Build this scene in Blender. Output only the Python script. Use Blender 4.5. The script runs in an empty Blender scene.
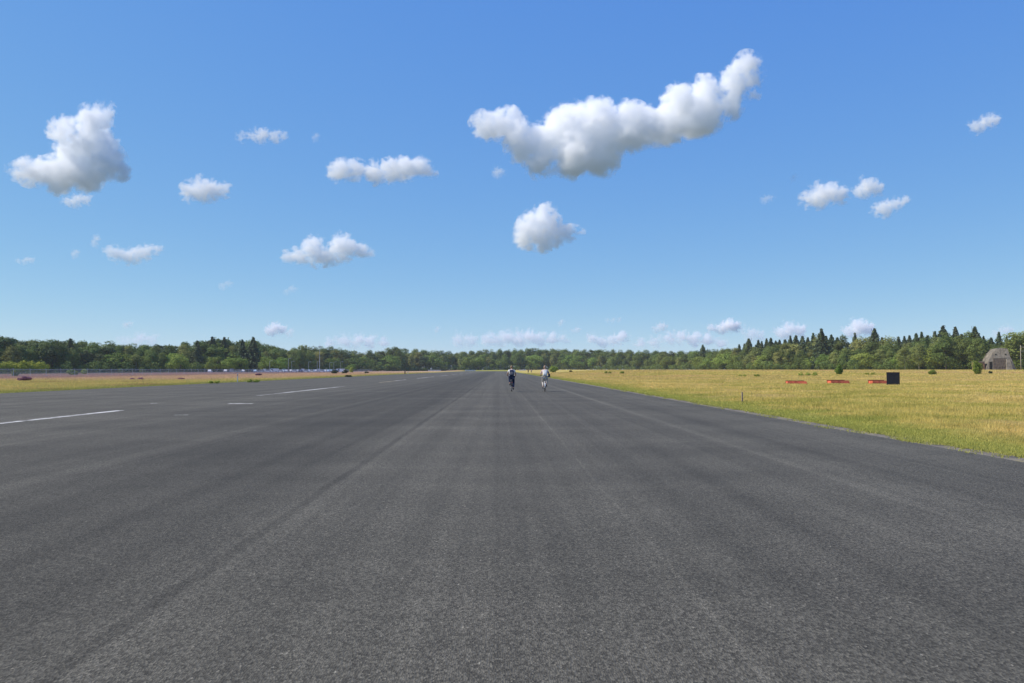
import bpy, bmesh, math, random
import numpy as np
from mathutils import Vector, Matrix, noise

scene = bpy.context.scene
COL = scene.collection
R = math.radians
PI = math.pi

# ------------------------------------------------------------------ camera
F_PX = 835.0            # focal length in pixels of the 1024 px wide frame
CAM_H = 1.557
HOR_Y = 369.5           # row of the horizon
YAW = math.atan((512 - 500) / F_PX)      # runway runs along +Y
PITCH = math.atan((HOR_Y - 341.5) / F_PX)
cam_d = bpy.data.cameras.new('camera')
cam_d.sensor_width = 36.0
cam_d.lens = F_PX / 1024 * 36.0
cam_d.clip_start = 0.1
cam_d.clip_end = 200000
cam = bpy.data.objects.new('camera', cam_d)
COL.objects.link(cam)
cam.location = (0, 0, CAM_H)
cam.rotation_euler = (PI / 2 + PITCH, 0, -YAW)
scene.camera = cam


def at(px, py, Y):
    """point at depth Y along the runway that is seen at column px, row py"""
    dx = (px - 512) / F_PX
    dy = (341.5 - py) / F_PX
    c, s = math.cos(PITCH), math.sin(PITCH)
    fy = c - dy * s
    fz = s + dy * c
    x = dx * math.cos(YAW) + fy * math.sin(YAW)
    y = -dx * math.sin(YAW) + fy * math.cos(YAW)
    t = Y / y
    return Vector((x * t, Y, CAM_H + fz * t))


def gx(px, Y):
    return at(px, 369.5, Y).x


# ------------------------------------------------------------------ light
SUN_EL = 46
HAZE = 0.00008
world = bpy.data.worlds.new('World')
scene.world = world
world.use_nodes = True
wn, wl = world.node_tree.nodes, world.node_tree.links
sky = wn.new('ShaderNodeTexSky')
sky.sky_type = 'NISHITA'
sky.sun_disc = False
sky.sun_elevation = R(SUN_EL)
sky.sun_rotation = R(-88)
sky.altitude = 0
sky.air_density = 0.6
sky.dust_density = 0.0
sky.ozone_density = 6.0
# colour response of the camera: the photo's clear blue keeps its strength down to the horizon
SKY_K = 0.13
sep = wn.new('ShaderNodeSeparateColor')
com = wn.new('ShaderNodeCombineColor')
wl.new(sky.outputs[0], sep.inputs[0])
for i, (a_, g_) in enumerate(((0.80, 0.80), (0.765, 0.54), (0.81, 0.12))):
    pw = wn.new('ShaderNodeMath'); pw.operation = 'POWER'; pw.inputs[1].default_value = g_
    mu = wn.new('ShaderNodeMath'); mu.operation = 'MULTIPLY'; mu.inputs[1].default_value = a_ * SKY_K ** (g_ - 1)
    wl.new(sep.outputs[i], pw.inputs[0]); wl.new(pw.outputs[0], mu.inputs[0]); wl.new(mu.outputs[0], com.inputs[i])
wl.new(com.outputs[0], wn['Background'].inputs[0])
wn['Background'].inputs[1].default_value = 0.115
sun_d = bpy.data.lights.new('sun', 'SUN')
sun_d.energy = 5.0
sun_d.angle = R(0.53)
sun_d.color = (1.0, 0.92, 0.79)
sun = bpy.data.objects.new('sun', sun_d)
COL.objects.link(sun)
sdir = Vector((-math.cos(R(SUN_EL)), 0.08, math.sin(R(SUN_EL))))
sun.rotation_euler = sdir.to_track_quat('Z', 'Y').to_euler()
sun.location = (-40, 0, 60)

vs = scene.view_settings
vs.view_transform = 'Standard'
vs.look = 'None'
vs.gamma = 1
vs.exposure = 0.2
vs.use_curve_mapping = False
cy = scene.cycles
cy.use_denoising = True
cy.max_bounces = 32
cy.volume_step_rate = 0.35
cy.volume_bounces = 32
cy.diffuse_bounces = 3
cy.glossy_bounces = 2
cy.transparent_max_bounces = 24
cy.use_adaptive_sampling = True
cy.adaptive_threshold = 0.01


# ------------------------------------------------------------------ helpers
def tag(o, label=None, cat=None, group=None, kind=None):
    if label: o['label'] = label
    if cat: o['category'] = cat
    if group: o['group'] = group
    if kind: o['kind'] = kind
    return o


def link_mesh(name, verts, faces, mat=None, parent=None, smooth=False):
    me = bpy.data.meshes.new(name)
    me.from_pydata(verts, [], faces)
    if mat: me.materials.append(mat)
    if smooth:
        me.polygons.foreach_set('use_smooth', [True] * len(me.polygons))
    o = bpy.data.objects.new(name, me)
    COL.objects.link(o)
    if parent: o.parent = parent
    return o


def empty(name, loc, rz=0):
    o = bpy.data.objects.new(name, None)
    o.empty_display_size = 0.3
    COL.objects.link(o)
    o.location = loc
    o.rotation_euler = (0, 0, rz)
    return o


def new_mat(name):
    m = bpy.data.materials.new(name)
    m.use_nodes = True
    return m, m.node_tree.nodes, m.node_tree.links, m.node_tree.nodes['Principled BSDF']


def N(nodes, typ, **kw):
    n = nodes.new(typ)
    for k, v in kw.items():
        if k == 'inp':
            for kk, vv in v.items(): n.inputs[kk].default_value = vv
        else:
            setattr(n, k, v)
    return n


def ramp(nodes, stops):
    r = nodes.new('ShaderNodeValToRGB')
    e = r.color_ramp.elements
    while len(e) < len(stops): e.new(0.5)
    for i, (p, c) in enumerate(stops):
        e[i].position = p
        e[i].color = (*c, 1) if len(c) == 3 else c
    return r

# ------------------------------------------------------------------ clouds
def cloud_mat(name, blobs, mpp, k):
    """soft field round the puffs of one cloud, broken up by noise, as a scattering volume (object coordinates, metres)"""
    m = bpy.data.materials.new(name)
    m.use_nodes = True
    n, l = m.node_tree.nodes, m.node_tree.links
    n.remove(n['Principled BSDF'])
    v = n.new('ShaderNodeVolumePrincipled')
    v.inputs['Color'].default_value = (1, 1, 1, 1)
    v.inputs['Anisotropy'].default_value = 0.0
    tc = n.new('ShaderNodeTexCoord')

    def math_(op, a, b=None, c=None):
        q = n.new('ShaderNodeMath'); q.operation = op
        for i, x in enumerate((a, b, c)):
            if x is None: continue
            if isinstance(x, (int, float)): q.inputs[i].default_value = x
            else: l.new(x, q.inputs[i])
        return q.outputs[0]
    rel = min(1.0, sum(r for c, r in blobs) / len(blobs) / mpp / 15)   # small clouds have small puffs
    f = None
    for c, r in blobs:
        d = n.new('ShaderNodeVectorMath'); d.operation = 'DISTANCE'
        d.inputs[1].default_value = c
        l.new(tc.outputs['Object'], d.inputs[0])
        g = math_('SUBTRACT', r, d.outputs['Value'])
        f = g if f is None else math_('SMOOTH_MAX', f, g, (3 + 8 * rel) * mpp)
    out = f
    for sc, det, amp in ((14, 2.0, 34), (6.5, 4.0, 26), (2.4, 3.0, 9)):
        nz = n.new('ShaderNodeTexNoise')
        nz.inputs['Scale'].default_value = 1.0 / (mpp * sc * rel ** 0.7)
        nz.inputs['Detail'].default_value = det
        nz.inputs['Roughness'].default_value = 0.6
        l.new(tc.outputs['Object'], nz.inputs['Vector'])
        out = math_('MULTIPLY_ADD', math_('SUBTRACT', nz.outputs[0], 0.5), amp * rel * mpp, out)
    mr = n.new('ShaderNodeMapRange')
    mr.interpolation_type = 'SMOOTHSTEP'
    mr.inputs['From Min'].default_value = 0.0
    mr.inputs['From Max'].default_value = (2.0 + 6.0 * rel) * mpp
    mr.inputs['To Max'].default_value = k / mpp
    l.new(out, mr.inputs['Value'])
    l.new(mr.outputs[0], v.inputs['Density'])
    l.new(v.outputs[0], n['Material Output'].inputs['Volume'])
    return m


def make_cloud(name, label, blobs, base_y, k=0.135, seed=0, alt=1100.0, grow=1.2):
    rnd = random.Random(seed)
    Y = alt * F_PX / (HOR_Y - base_y)
    mpp = Y / F_PX                       # metres per pixel at the cloud
    pts = []
    for (px, py, r) in blobs:
        c = at(px, py, Y)
        rm = r * mpp * grow
        c.y += rnd.uniform(-0.4, 0.4) * rm
        pts.append((c, rm))
    org = sum((p[0] for p in pts), Vector()) / len(pts)
    bm = bmesh.new()
    for c, r in pts:
        m = Matrix.Translation((c - org) / mpp) @ Matrix.Scale(r / mpp * 1.03 + 3.0, 4)
        bmesh.ops.create_icosphere(bm, subdivisions=2, radius=1, matrix=m)
    me = bpy.data.meshes.new(name)
    bm.to_mesh(me); bm.free()
    o = bpy.data.objects.new(name, me)
    COL.objects.link(o)
    rm_ = o.modifiers.new('r', 'REMESH')
    rm_.mode = 'VOXEL'
    rm_.voxel_size = 2.5 if len(blobs) > 8 else 1.0
    dg = bpy.context.evaluated_depsgraph_get()
    me2 = bpy.data.meshes.new_from_object(o.evaluated_get(dg))
    o.modifiers.clear()
    o.data = me2
    bpy.data.meshes.remove(me)
    me2.name = name
    me2.transform(Matrix.Scale(mpp, 4))
    me2.materials.clear()
    me2.materials.append(cloud_mat(name, [(c - org, r) for c, r in pts], mpp, k))
    o.location = org
    tag(o, label, 'cloud', 'scattered white clouds')
    return o


make_cloud('cloud', 'large white cloud rising diagonally to the upper right in the middle of the sky', [
    (484,127,14),(496,126,14),(508,122,16),(518,134,16),(524,146,19),(545,140,18),(556,128,16),(580,146,24),(540,163,17),(573,159,22),(570,124,24),(598,125,26),(602,153,22),
    (627,130,25),(650,127,20),(672,124,20),(679,104,19),(701,111,25),(705,91,17),(731,85,16),(727,108,14),(747,66,14),(755,75,11),(753,95,6)], 180, seed=1, grow=1.06)
make_cloud('cloud', 'tall heaped white cloud leaning over its broad flat foot at the far left', [
    (104,108,8),(83,128,11),(97,124,16),(67,133,14),(70,150,17),(94,145,20),(105,162,18),(120,171,9),(82,171,20),(56,174,18),(32,171,14),(18,173,9)], 193, seed=2, grow=1.12)
make_cloud('cloud', 'small round white cloud below the big diagonal one', [(545,219,13),(533,226,13),(526,235,12),(543,236,13),(557,234,11),(569,233,7),(579,231,4)], 247, seed=3)
make_cloud('cloud', 'tiny white puff under the left end of the big diagonal cloud', [(497,172,5),(502,173,3)], 180, k=0.07, seed=4)
make_cloud('cloud', 'little flat white cloud hanging just below the tall heaped one', [(76,200,6),(66,201,5),(85,199,5)], 206, k=0.11, seed=5)
make_cloud('cloud', 'oval white cloud between the tall heaped cloud and the long low one', [(202,188,11),(190,191,9),(214,192,8),(225,190,6)], 203, k=0.12, seed=6)
make_cloud('cloud', 'small white cloud high above the oval one', [(262,135,7),(252,136,5),(275,137,6),(284,137,4),(240,137,4)], 143, k=0.11, seed=7)
make_cloud('cloud', 'tiny white puff at the far left low over the wood', [(18,260.5,3),(25,260,3.5),(32,260.5,3)], 263, k=0.10, seed=8)
make_cloud('cloud', 'very small upright white puff above the low flat cloud on the left', [(96,238,4),(95,243,3.5)], 247, k=0.08, seed=9)
make_cloud('cloud', 'very small round white puff left of the low flat cloud', [(75,253,4)], 257, k=0.08, seed=10)
make_cloud('cloud', 'low flat white cloud at the left with a ragged right tip', [(118,254,7),(108,252,5),(128,255,7),(137,255,7),(146,252,7),(157,249,4.5)], 261, k=0.12, seed=11)
make_cloud('cloud', 'long low white cloud shaped like a loaf left of the big diagonal one', [(342,169,10),(336,172,8),(357,170,9),(374,173,10),(392,172,11),(406,168,11),(421,167,9),(430,171,6)], 183, seed=12)
make_cloud('cloud', 'white cloud with two humps and a flat base below the loaf shaped one', [(288,257,6),(299,256,8),(313,247,10),(317,256,9),(330,256,9),(341,244,10),(351,248,9),(362,252,7),(371,253,4),(342,257,7)], 264, seed=13)
make_cloud('cloud', 'faint scrap of cloud between the two long clouds', [(316,137,4)], 141, k=0.05, seed=14)
make_cloud('cloud', 'thin grey scrap of cloud left of the two humped cloud', [(222,285,4),(229,284,3.5)], 289, k=0.05, seed=15)
make_cloud('cloud', 'faint scrap of cloud under the two humped cloud', [(292,289,4),(286,291,3)], 293, k=0.05, seed=16)
make_cloud('cloud', 'small slanting white cloud high at the far right', [(985,122,7),(976,126,6),(994,119,6)], 131, k=0.11, seed=17)
make_cloud('cloud', 'biggest of the three small white clouds close together on the right', [(818,196,11),(832,192,10),(807,200,7),(841,196,7)], 209, k=0.12, seed=18)
make_cloud('cloud', 'middle one of the three small white clouds close together on the right', [(868,186,9),(877,189,6),(859,191,6)], 197, k=0.12, seed=19)
make_cloud('cloud', 'lowest of the three small white clouds close together on the right', [(886,207,8),(877,210,5),(896,204,6),(906,199,4.5)], 216, k=0.12, seed=20)
make_cloud('cloud', 'faint scrap of cloud left of the three small clouds', [(764,199,4),(770,198,3.5)], 203, k=0.06, seed=21)
make_cloud('cloud', 'faint tiny scrap of cloud over the three small clouds', [(794,177,3.5)], 180, k=0.05, seed=22)
# the row of distant clouds low over the trees
for i, (lb, bl, by, kk) in enumerate([
    ('brightest of the low distant clouds over the right hand wood', [(730,325,6),(722,327,5),(737,327,4),(712,329,4)], 332, .14),
    ('small pale distant cloud left of the brightest low one', [(661,327,4.5),(655,328,3)], 331, .08),
    ('thin flat distant cloud high over the middle of the wood', [(607,320,2.5),(613,320,2.6),(619,320,2.3)], 323, .05),
    ('pale distant cloud right of the brightest low one', [(743,330,4),(752,334,6),(760,337,5)], 343, .05),
    ('distant cloud just over the dark spruces, the left one of two', [(789,329,7),(781,332,6),(800,331,6)], 338, .08),
    ('distant cloud just over the dark spruces, the right one of two', [(858,327,8),(868,329,6),(848,331,5)], 338, .09),
    ('pale distant bank of cloud behind the lone spruce', [(670,338,6),(682,336,6),(695,339,7),(655,342,5),(708,340,6),(640,343,5),(720,342,5)], 347, .07),
    ('pale distant cloud over the wood right of the riders', [(622,337,6),(612,341,5),(593,339,5),(602,341,5)], 345, .08),
    ('long pinkish distant bank of cloud above the riders', [(487,339,6),(497,340,6),(508,338,7),(519,338,7),(530,337,7),(541,340,6),(552,339,6),(564,338,5)], 347, .06),
    ('pale distant cloud left of the long pinkish bank', [(458,339,6),(470,341,6)], 346, .05),
    ('tiny distant puff above the long pinkish bank', [(577,330,3),(572,330,2)], 333, .08),
    ('tiny round distant puff high above the two riders', [(561,322,3)], 325, .07),
    ('tiny distant puff over the far wood left of the riders', [(437,329,3)], 332, .06),
    ('small bright distant cloud over the car park', [(275,328,5.5),(268,330,4),(282,330,4)], 333, .12),
    ('faint distant puff right of the small bright cloud', [(290,332,4)], 336, .05),
    ('little flat distant cloud over the left hand wood', [(126,324,3.2),(131,324,2.5)], 327, .07),
    ('pale distant haze of cloud low over the left hand wood', [(138,339,7),(125,341,6),(152,341,6)], 347, .03),
    ('pale distant bank of cloud over the tall mast', [(345,341,6),(358,340,6),(370,342,6),(330,343,5),(384,343,5)], 348, .06),
    ('pale distant cloud at the far right over the concrete shelter', [(1006,330,5),(996,333,4)], 337, .05)]):
    make_cloud('cloud', lb, bl, by, k=kk * 1.9, seed=30 + i, grow=1.25)

# ------------------------------------------------------------------ lie of the land
RW_L, RW_R, RW_END = -32.5, 9.2, 800.0


def sstep(a, b, x):
    t = np.clip((x - a) / (b - a), 0, 1)
    return t * t * (3 - 2 * t)


def ground_z(x, y):
    x = np.asarray(x, float); y = np.asarray(y, float)
    right = 1.28 * sstep(110, 300, y) * sstep(1.5, 40, x - RW_R)
    left = 0.0 * sstep(150, 400, y) * sstep(40, 120, RW_L - x)
    end = 1.1 * sstep(RW_END + 5, RW_END + 70, y)
    bump = 0.05 * np.sin(x * 0.31 + 1.3 * np.sin(y * 0.17)) * np.cos(y * 0.23 + x * 0.07) * sstep(1, 8, np.maximum(x - RW_R, RW_L - x))
    z = np.maximum(np.maximum(right, left), end) + bump + 0.015
    inside = (x > RW_L - 0.01) & (x < RW_R + 0.01) & (y < RW_END + 0.1)
    return np.where(inside, -0.05, z)


def gz(x, y):
    return float(ground_z(x, y))


def on_ground(px, row):
    """the point of the ground seen at column px, row row"""
    best = None
    for Y in np.concatenate([np.arange(12, 120, 0.25), np.arange(120, 900, 1.0)]):
        x = gx(px, Y)
        z = max(gz(x, Y), 0)
        r = HOR_Y + F_PX * (CAM_H - z) / Y
        if r <= row:
            best = Vector((x, Y, z)); break
    return best or Vector((gx(px, 900), 900, gz(gx(px, 900), 900)))


def tri_mesh(name, V, T, mat, parent=None, smooth=False, colattr=None):
    me = bpy.data.meshes.new(name)
    V = np.asarray(V, np.float32); T = np.asarray(T, np.int32)
    n = T.shape[1]
    me.vertices.add(len(V)); me.vertices.foreach_set('co', V.ravel())
    me.loops.add(T.size); me.loops.foreach_set('vertex_index', T.ravel())
    me.polygons.add(len(T))
    me.polygons.foreach_set('loop_start', np.arange(0, T.size, n, dtype=np.int32))
    me.polygons.foreach_set('loop_total', np.full(len(T), n, np.int32))
    if smooth: me.polygons.foreach_set('use_smooth', np.ones(len(T), bool))
    me.update(calc_edges=True)
    if colattr is not None:
        a = me.attributes.new('tint', 'FLOAT', 'POINT')
        a.data.foreach_set('value', np.asarray(colattr, np.float32))
    me.materials.append(mat)
    o = bpy.data.objects.new(name, me)
    COL.objects.link(o)
    if parent: o.parent = parent
    return o


# ------------------------------------------------------------------ materials of the setting
def mth(n, l, op, a, b=None, c=None, clamp=False):
    q = n.new('ShaderNodeMath'); q.operation = op; q.use_clamp = clamp
    for i, x in enumerate((a, b, c)):
        if x is None: continue
        if isinstance(x, (int, float)): q.inputs[i].default_value = x
        else: l.new(x, q.inputs[i])
    return q.outputs[0]


def mixc(n, l, fac, a, b):
    q = n.new('ShaderNodeMix'); q.data_type = 'RGBA'
    for i, x in ((0, fac), (6, a), (7, b)):
        if isinstance(x, (int, float)): q.inputs[i].default_value = x
        elif isinstance(x, tuple): q.inputs[i].default_value = (*x, 1)
        else: l.new(x, q.inputs[i])
    return q.outputs[2]


def rng(n, l, v, a, b, c=0.0, d=1.0, smooth=True):
    q = n.new('ShaderNodeMapRange')
    if smooth: q.interpolation_type = 'SMOOTHSTEP'
    for k, x in zip(('From Min', 'From Max', 'To Min', 'To Max'), (a, b, c, d)): q.inputs[k].default_value = x
    l.new(v, q.inputs['Value'])
    return q.outputs[0]


def noise_(n, l, vec, scale, detail=3, rough=0.55, sc3=None):
    if sc3:
        mp = n.new('ShaderNodeMapping'); mp.inputs['Scale'].default_value = sc3
        l.new(vec, mp.inputs[0]); vec = mp.outputs[0]
    q = n.new('ShaderNodeTexNoise')
    q.inputs['Scale'].default_value = scale; q.inputs['Detail'].default_value = detail; q.inputs['Roughness'].default_value = rough
    l.new(vec, q.inputs['Vector'])
    return q.outputs[0]


def field_color(n, l):
    """colour of the field plants by place: green verge, straw field, sandy and heather bands on the left"""
    geo = n.new('ShaderNodeNewGeometry')
    pos = geo.outputs['Position']
    sp = n.new('ShaderNodeSeparateXYZ'); l.new(pos, sp.inputs[0])
    X, Y = sp.outputs[0], sp.outputs[1]
    patch = noise_(n, l, pos, 0.09, 4, 0.6)
    patch2 = noise_(n, l, pos, 0.45, 4, 0.62)
    band = noise_(n, l, pos, 1.0, 3, 0.6, (0.012, 0.05, 1))
    straw = mixc(n, l, rng(n, l, patch2, .36, .66), STRAW_A, STRAW_B)
    olive = mixc(n, l, rng(n, l, patch2, .38, .62), OLIVE_A, OLIVE_B)
    base = mixc(n, l, rng(n, l, patch, .36, .58), straw, olive)
    base = mixc(n, l, mth(n, l, 'MULTIPLY', rng(n, l, band, .46, .66), rng(n, l, Y, 50, 150)), base, RUST)
    tus = noise_(n, l, pos, 1.0, 5, 0.68, (1.3, .5, 1))
    base = mixc(n, l, rng(n, l, tus, .52, .68, 0, .75), base, (0.27, 0.225, 0.06))
    tus2 = noise_(n, l, pos, 1.0, 5, 0.65, (.35, .12, 1.1))
    base = mixc(n, l, rng(n, l, tus2, .54, .66, 0, .7), base, (0.60, 0.46, 0.20))
    # green verge along the asphalt
    Lr = mth(n, l, 'SUBTRACT', X, RW_R)
    edge = mth(n, l, 'ADD', Lr, mth(n, l, 'MULTIPLY', mth(n, l, 'SUBTRACT', patch2, 0.5), 4.0))
    base = mixc(n, l, mth(n, l, 'MULTIPLY', rng(n, l, edge, 0.6, 3.4, 1, 0), 0.85), base, VERGE)
    # left side
    Ll = mth(n, l, 'SUBTRACT', RW_L, X)
    Lw = mth(n, l, 'ADD', Ll, mth(n, l, 'MULTIPLY', mth(n, l, 'SUBTRACT', patch, 0.5), 26.0))
    edge2 = mth(n, l, 'ADD', Ll, mth(n, l, 'MULTIPLY', mth(n, l, 'SUBTRACT', patch2, 0.5), 6.0))
    isleft = rng(n, l, Ll, -2, -1)
    lcol = mixc(n, l, rng(n, l, patch2, .36, .62), LEFT_A, LEFT_B)
    lb_ = noise_(n, l, pos, 1.0, 4, 0.6, (.12, .10, 1))
    lcol = mixc(n, l, rng(n, l, lb_, .50, .66, 0, .8), lcol, (0.36, 0.25, 0.11))
    lcol = mixc(n, l, rng(n, l, edge2, 0.5, 5, .75, 0), lcol, (0.24, 0.26, 0.07))
    sandm = mth(n, l, 'MULTIPLY', rng(n, l, Lw, 2, 14), rng(n, l, Y, 95, 150))
    lcol = mixc(n, l, sandm, lcol, mixc(n, l, rng(n, l, patch2, .35, .6), SAND_A, SAND_B))
    lcol = mixc(n, l, rng(n, l, Lw, 40, 50), lcol, mixc(n, l, rng(n, l, patch2, .4, .62), HEATH_A, HEATH_B))
    lcol = mixc(n, l, rng(n, l, Ll, 110, 125), lcol, (0.10, 0.11, 0.05))
    base = mixc(n, l, isleft, base, lcol)
    far = n.new('ShaderNodeVectorMath'); far.operation = 'LENGTH'; l.new(pos, far.inputs[0])
    base = mixc(n, l, rng(n, l, far.outputs['Value'], 900, 1500), base, (0.10, 0.115, 0.07))   # woods and farmland beyond the airfield
    return base, pos


STRAW_A, STRAW_B = (0.70, 0.55, 0.21), (0.50, 0.39, 0.12)
OLIVE_A, OLIVE_B = (0.37, 0.34, 0.08), (0.56, 0.46, 0.14)
RUST = (0.56, 0.40, 0.18)
VERGE = (0.31, 0.325, 0.075)
LEFT_A, LEFT_B = (0.54, 0.43, 0.15), (0.42, 0.37, 0.12)
SAND_A, SAND_B = (0.58, 0.40, 0.25), (0.48, 0.33, 0.19)
HEATH_A, HEATH_B = (0.40, 0.23, 0.21), (0.38, 0.30, 0.20)

mat_ground, n, l, b = new_mat('field_soil')
col, pos = field_color(n, l)
fine = noise_(n, l, pos, 9.0, 5, 0.7)
hs = n.new('ShaderNodeHueSaturation'); l.new(col, hs.inputs['Color'])
l.new(rng(n, l, fine, .3, .7, .55, 1.0), hs.inputs['Value'])
l.new(hs.outputs[0], b.inputs['Base Color']); b.inputs['Roughness'].default_value = 1; b.inputs['Specular IOR Level'].default_value = 0
bp = n.new('ShaderNodeBump'); bp.inputs['Strength'].default_value = 0.6; bp.inputs['Distance'].default_value = 0.08
l.new(fine, bp.inputs['Height']); l.new(bp.outputs[0], b.inputs['Normal'])

mat_grass, n, l, b = new_mat('grass_blades')
col, pos = field_color(n, l)
at_ = n.new('ShaderNodeAttribute'); at_.attribute_name = 'tint'
hs = n.new('ShaderNodeHueSaturation'); l.new(col, hs.inputs['Color'])
l.new(rng(n, l, at_.outputs['Fac'], 0, 1, .85, 1.5, False), hs.inputs['Value'])
l.new(rng(n, l, at_.outputs['Fac'], 0, 1, .508, .487, False), hs.inputs['Hue'])
l.new(hs.outputs[0], b.inputs['Base Color']); b.inputs['Roughness'].default_value = 0.9; b.inputs['Specular IOR Level'].default_value = 0.15
tr = n.new('ShaderNodeBsdfTranslucent'); l.new(hs.outputs[0], tr.inputs['Color'])
mx = n.new('ShaderNodeMixShader'); mx.inputs[0].default_value = 0.3
l.new(b.outputs[0], mx.inputs[1]); l.new(tr.outputs[0], mx.inputs[2])
l.new(mx.outputs[0], n['Material Output'].inputs['Surface'])


def asphalt_nodes(n, l, b, base=0.062, edge=False):
    geo = n.new('ShaderNodeNewGeometry'); pos = geo.outputs['Position']
    sp = n.new('ShaderNodeSeparateXYZ'); l.new(pos, sp.inputs[0])
    X, Y = sp.outputs[0], sp.outputs[1]
    streak = noise_(n, l, pos, 1.0, 4, 0.62, (1.1, 0.010, 1))
    streak2 = noise_(n, l, pos, 1.0, 3, 0.6, (5.0, 0.03, 1))
    cross = noise_(n, l, pos, 1.0, 3, 0.6, (0.05, 0.35, 1))
    blot = noise_(n, l, pos, 0.30, 5, 0.6)
    grain = noise_(n, l, pos, 60, 4, 0.8, (1, .45, 1))
    vor = n.new('ShaderNodeTexVoronoi'); vor.inputs['Scale'].default_value = 84
    vmp = n.new('ShaderNodeMapping'); vmp.inputs['Scale'].default_value = (1, .5, 1); l.new(pos, vmp.inputs[0]); l.new(vmp.outputs[0], vor.inputs['Vector'])
    vsp = n.new('ShaderNodeSeparateColor'); l.new(vor.outputs['Color'], vsp.inputs[0])
    v = mth(n, l, 'MULTIPLY', rng(n, l, streak, .3, .7, .83, 1.16), rng(n, l, streak2, .3, .7, .94, 1.06))
    v = mth(n, l, 'MULTIPLY', v, rng(n, l, cross, .3, .7, .91, 1.09))
    v = mth(n, l, 'MULTIPLY', v, rng(n, l, blot, .3, .7, .88, 1.12))
    v = mth(n, l, 'MULTIPLY', v, rng(n, l, grain, .28, .72, .58, 1.42))
    v = mth(n, l, 'MULTIPLY', v, rng(n, l, vsp.outputs[0], 0, 1, .6, 1.42))
    v = mth(n, l, 'MULTIPLY', v, rng(n, l, vsp.outputs[1], .99, .995, 1, 1.9))     # pale chippings
    # seams between the paving lanes
    wob = mth(n, l, 'MULTIPLY', mth(n, l, 'SUBTRACT', noise_(n, l, pos, 0.5, 3), 0.5), 0.12)
    Xw = mth(n, l, 'ADD', X, wob)
    fade = noise_(n, l, pos, 1.0, 3, 0.6, (0.3, 0.22, 1))
    for (cx, w, amt) in ((-2.27, .10, -.34), (-2.12, .10, .05), (1.33, .035, .22), (1.55, .25, -.09), (-6.5, .35, .26), (-10.2, .3, .12),
                         (4.8, .18, .30), (6.9, .12, .16), (3.1, .5, -.08), (.2, .4, .07), (-14.2, .2, -.10), (-19.0, .3, .15), (-25, .4, -.12)):
        d = mth(n, l, 'ABSOLUTE', mth(n, l, 'SUBTRACT', Xw, cx))
        m = rng(n, l, d, w * 0.25, w, 1, 0)
        m = mth(n, l, 'MULTIPLY', m, rng(n, l, fade, .35, .6, .6, 1))
        v = mth(n, l, 'MULTIPLY', v, mth(n, l, 'MULTIPLY_ADD', m, amt, 1.0))
    lane = mth(n, l, 'MULTIPLY', rng(n, l, Xw, -3.3, -2.2, 1, 0), rng(n, l, Xw, -12, -6, 0, 1))
    v = mth(n, l, 'MULTIPLY', v, mth(n, l, 'MULTIPLY_ADD', lane, -.29, 1.0))
    cc = n.new('ShaderNodeCombineColor')
    for i, k in enumerate((1.06, .985, .785)):
        l.new(mth(n, l, 'MULTIPLY', v, base * k), cc.inputs[i])
    l.new(cc.outputs[0], b.inputs['Base Color'])
    b.inputs['Roughness'].default_value = 0.88
    b.inputs['Specular IOR Level'].default_value = 0.22
    bp = n.new('ShaderNodeBump'); bp.inputs['Strength'].default_value = 0.9; bp.inputs['Distance'].default_value = 0.006
    l.new(mth(n, l, 'ADD', grain, mth(n, l, 'MULTIPLY', vor.outputs['Distance'], 1.0)), bp.inputs['Height'])
    l.new(bp.outputs[0], b.inputs['Normal'])
    return cc.outputs[0], pos, v


mat_asphalt, n, l, b = new_mat('asphalt')
asphalt_nodes(n, l, b, 0.075)

mat_paint, n, l, b = new_mat('worn_road_paint')
ac, pos, v = asphalt_nodes(n, l, b, 0.075)
wear = noise_(n, l, pos, 3.0, 6, 0.75)
wear2 = noise_(n, l, pos, 0.25, 2, 0.5)
sp = n.new('ShaderNodeSeparateXYZ'); l.new(pos, sp.inputs[0])
yel = rng(n, l, mth(n, l, 'ABSOLUTE', mth(n, l, 'SUBTRACT', sp.outputs[1], 106)), 6, 14, 1, 0)
pc = mixc(n, l, yel, (0.62, 0.61, 0.58), (0.50, 0.42, 0.26))
l.new(mixc(n, l, rng(n, l, mth(n, l, 'ADD', wear, mth(n, l, 'MULTIPLY', wear2, .5)),   .66, .90, .10, 1.0), pc, ac), b.inputs['Base Color'])

mat_edge, n, l, b = new_mat('dusty_edge_concrete')
geo = n.new('ShaderNodeNewGeometry'); pos = geo.outputs['Position']
e1 = noise_(n, l, pos, 2.2, 5, 0.7); e2 = noise_(n, l, pos, 14, 4, 0.7)
sp = n.new('ShaderNodeSeparateXYZ'); l.new(pos, sp.inputs[0])
c1 = mixc(n, l, rng(n, l, e1, .36, .64), (0.075, 0.066, 0.055), (0.20, 0.17, 0.125))
c1 = mixc(n, l, rng(n, l, mth(n, l, 'ABSOLUTE', mth(n, l, 'SUBTRACT', sp.outputs[0], 8.83)), .02, .10, .55, 0), c1, (0.20, 0.175, 0.13))
c1 = mixc(n, l, rng(n, l, noise_(n, l, pos, 0.8, 5, .7), .52, .64, 0, .85), c1, (0.22, 0.19, 0.08))
hs = n.new('ShaderNodeHueSaturation'); l.new(c1, hs.inputs['Color']); l.new(rng(n, l, e2, .3, .7, .7, 1.2), hs.inputs['Value'])
l.new(hs.outputs[0], b.inputs['Base Color']); b.inputs['Roughness'].default_value = .95
bp = n.new('ShaderNodeBump'); bp.inputs['Strength'].default_value = .8; bp.inputs['Distance'].default_value = .01
l.new(e2, bp.inputs['Height']); l.new(bp.outputs[0], b.inputs['Normal'])

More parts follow.
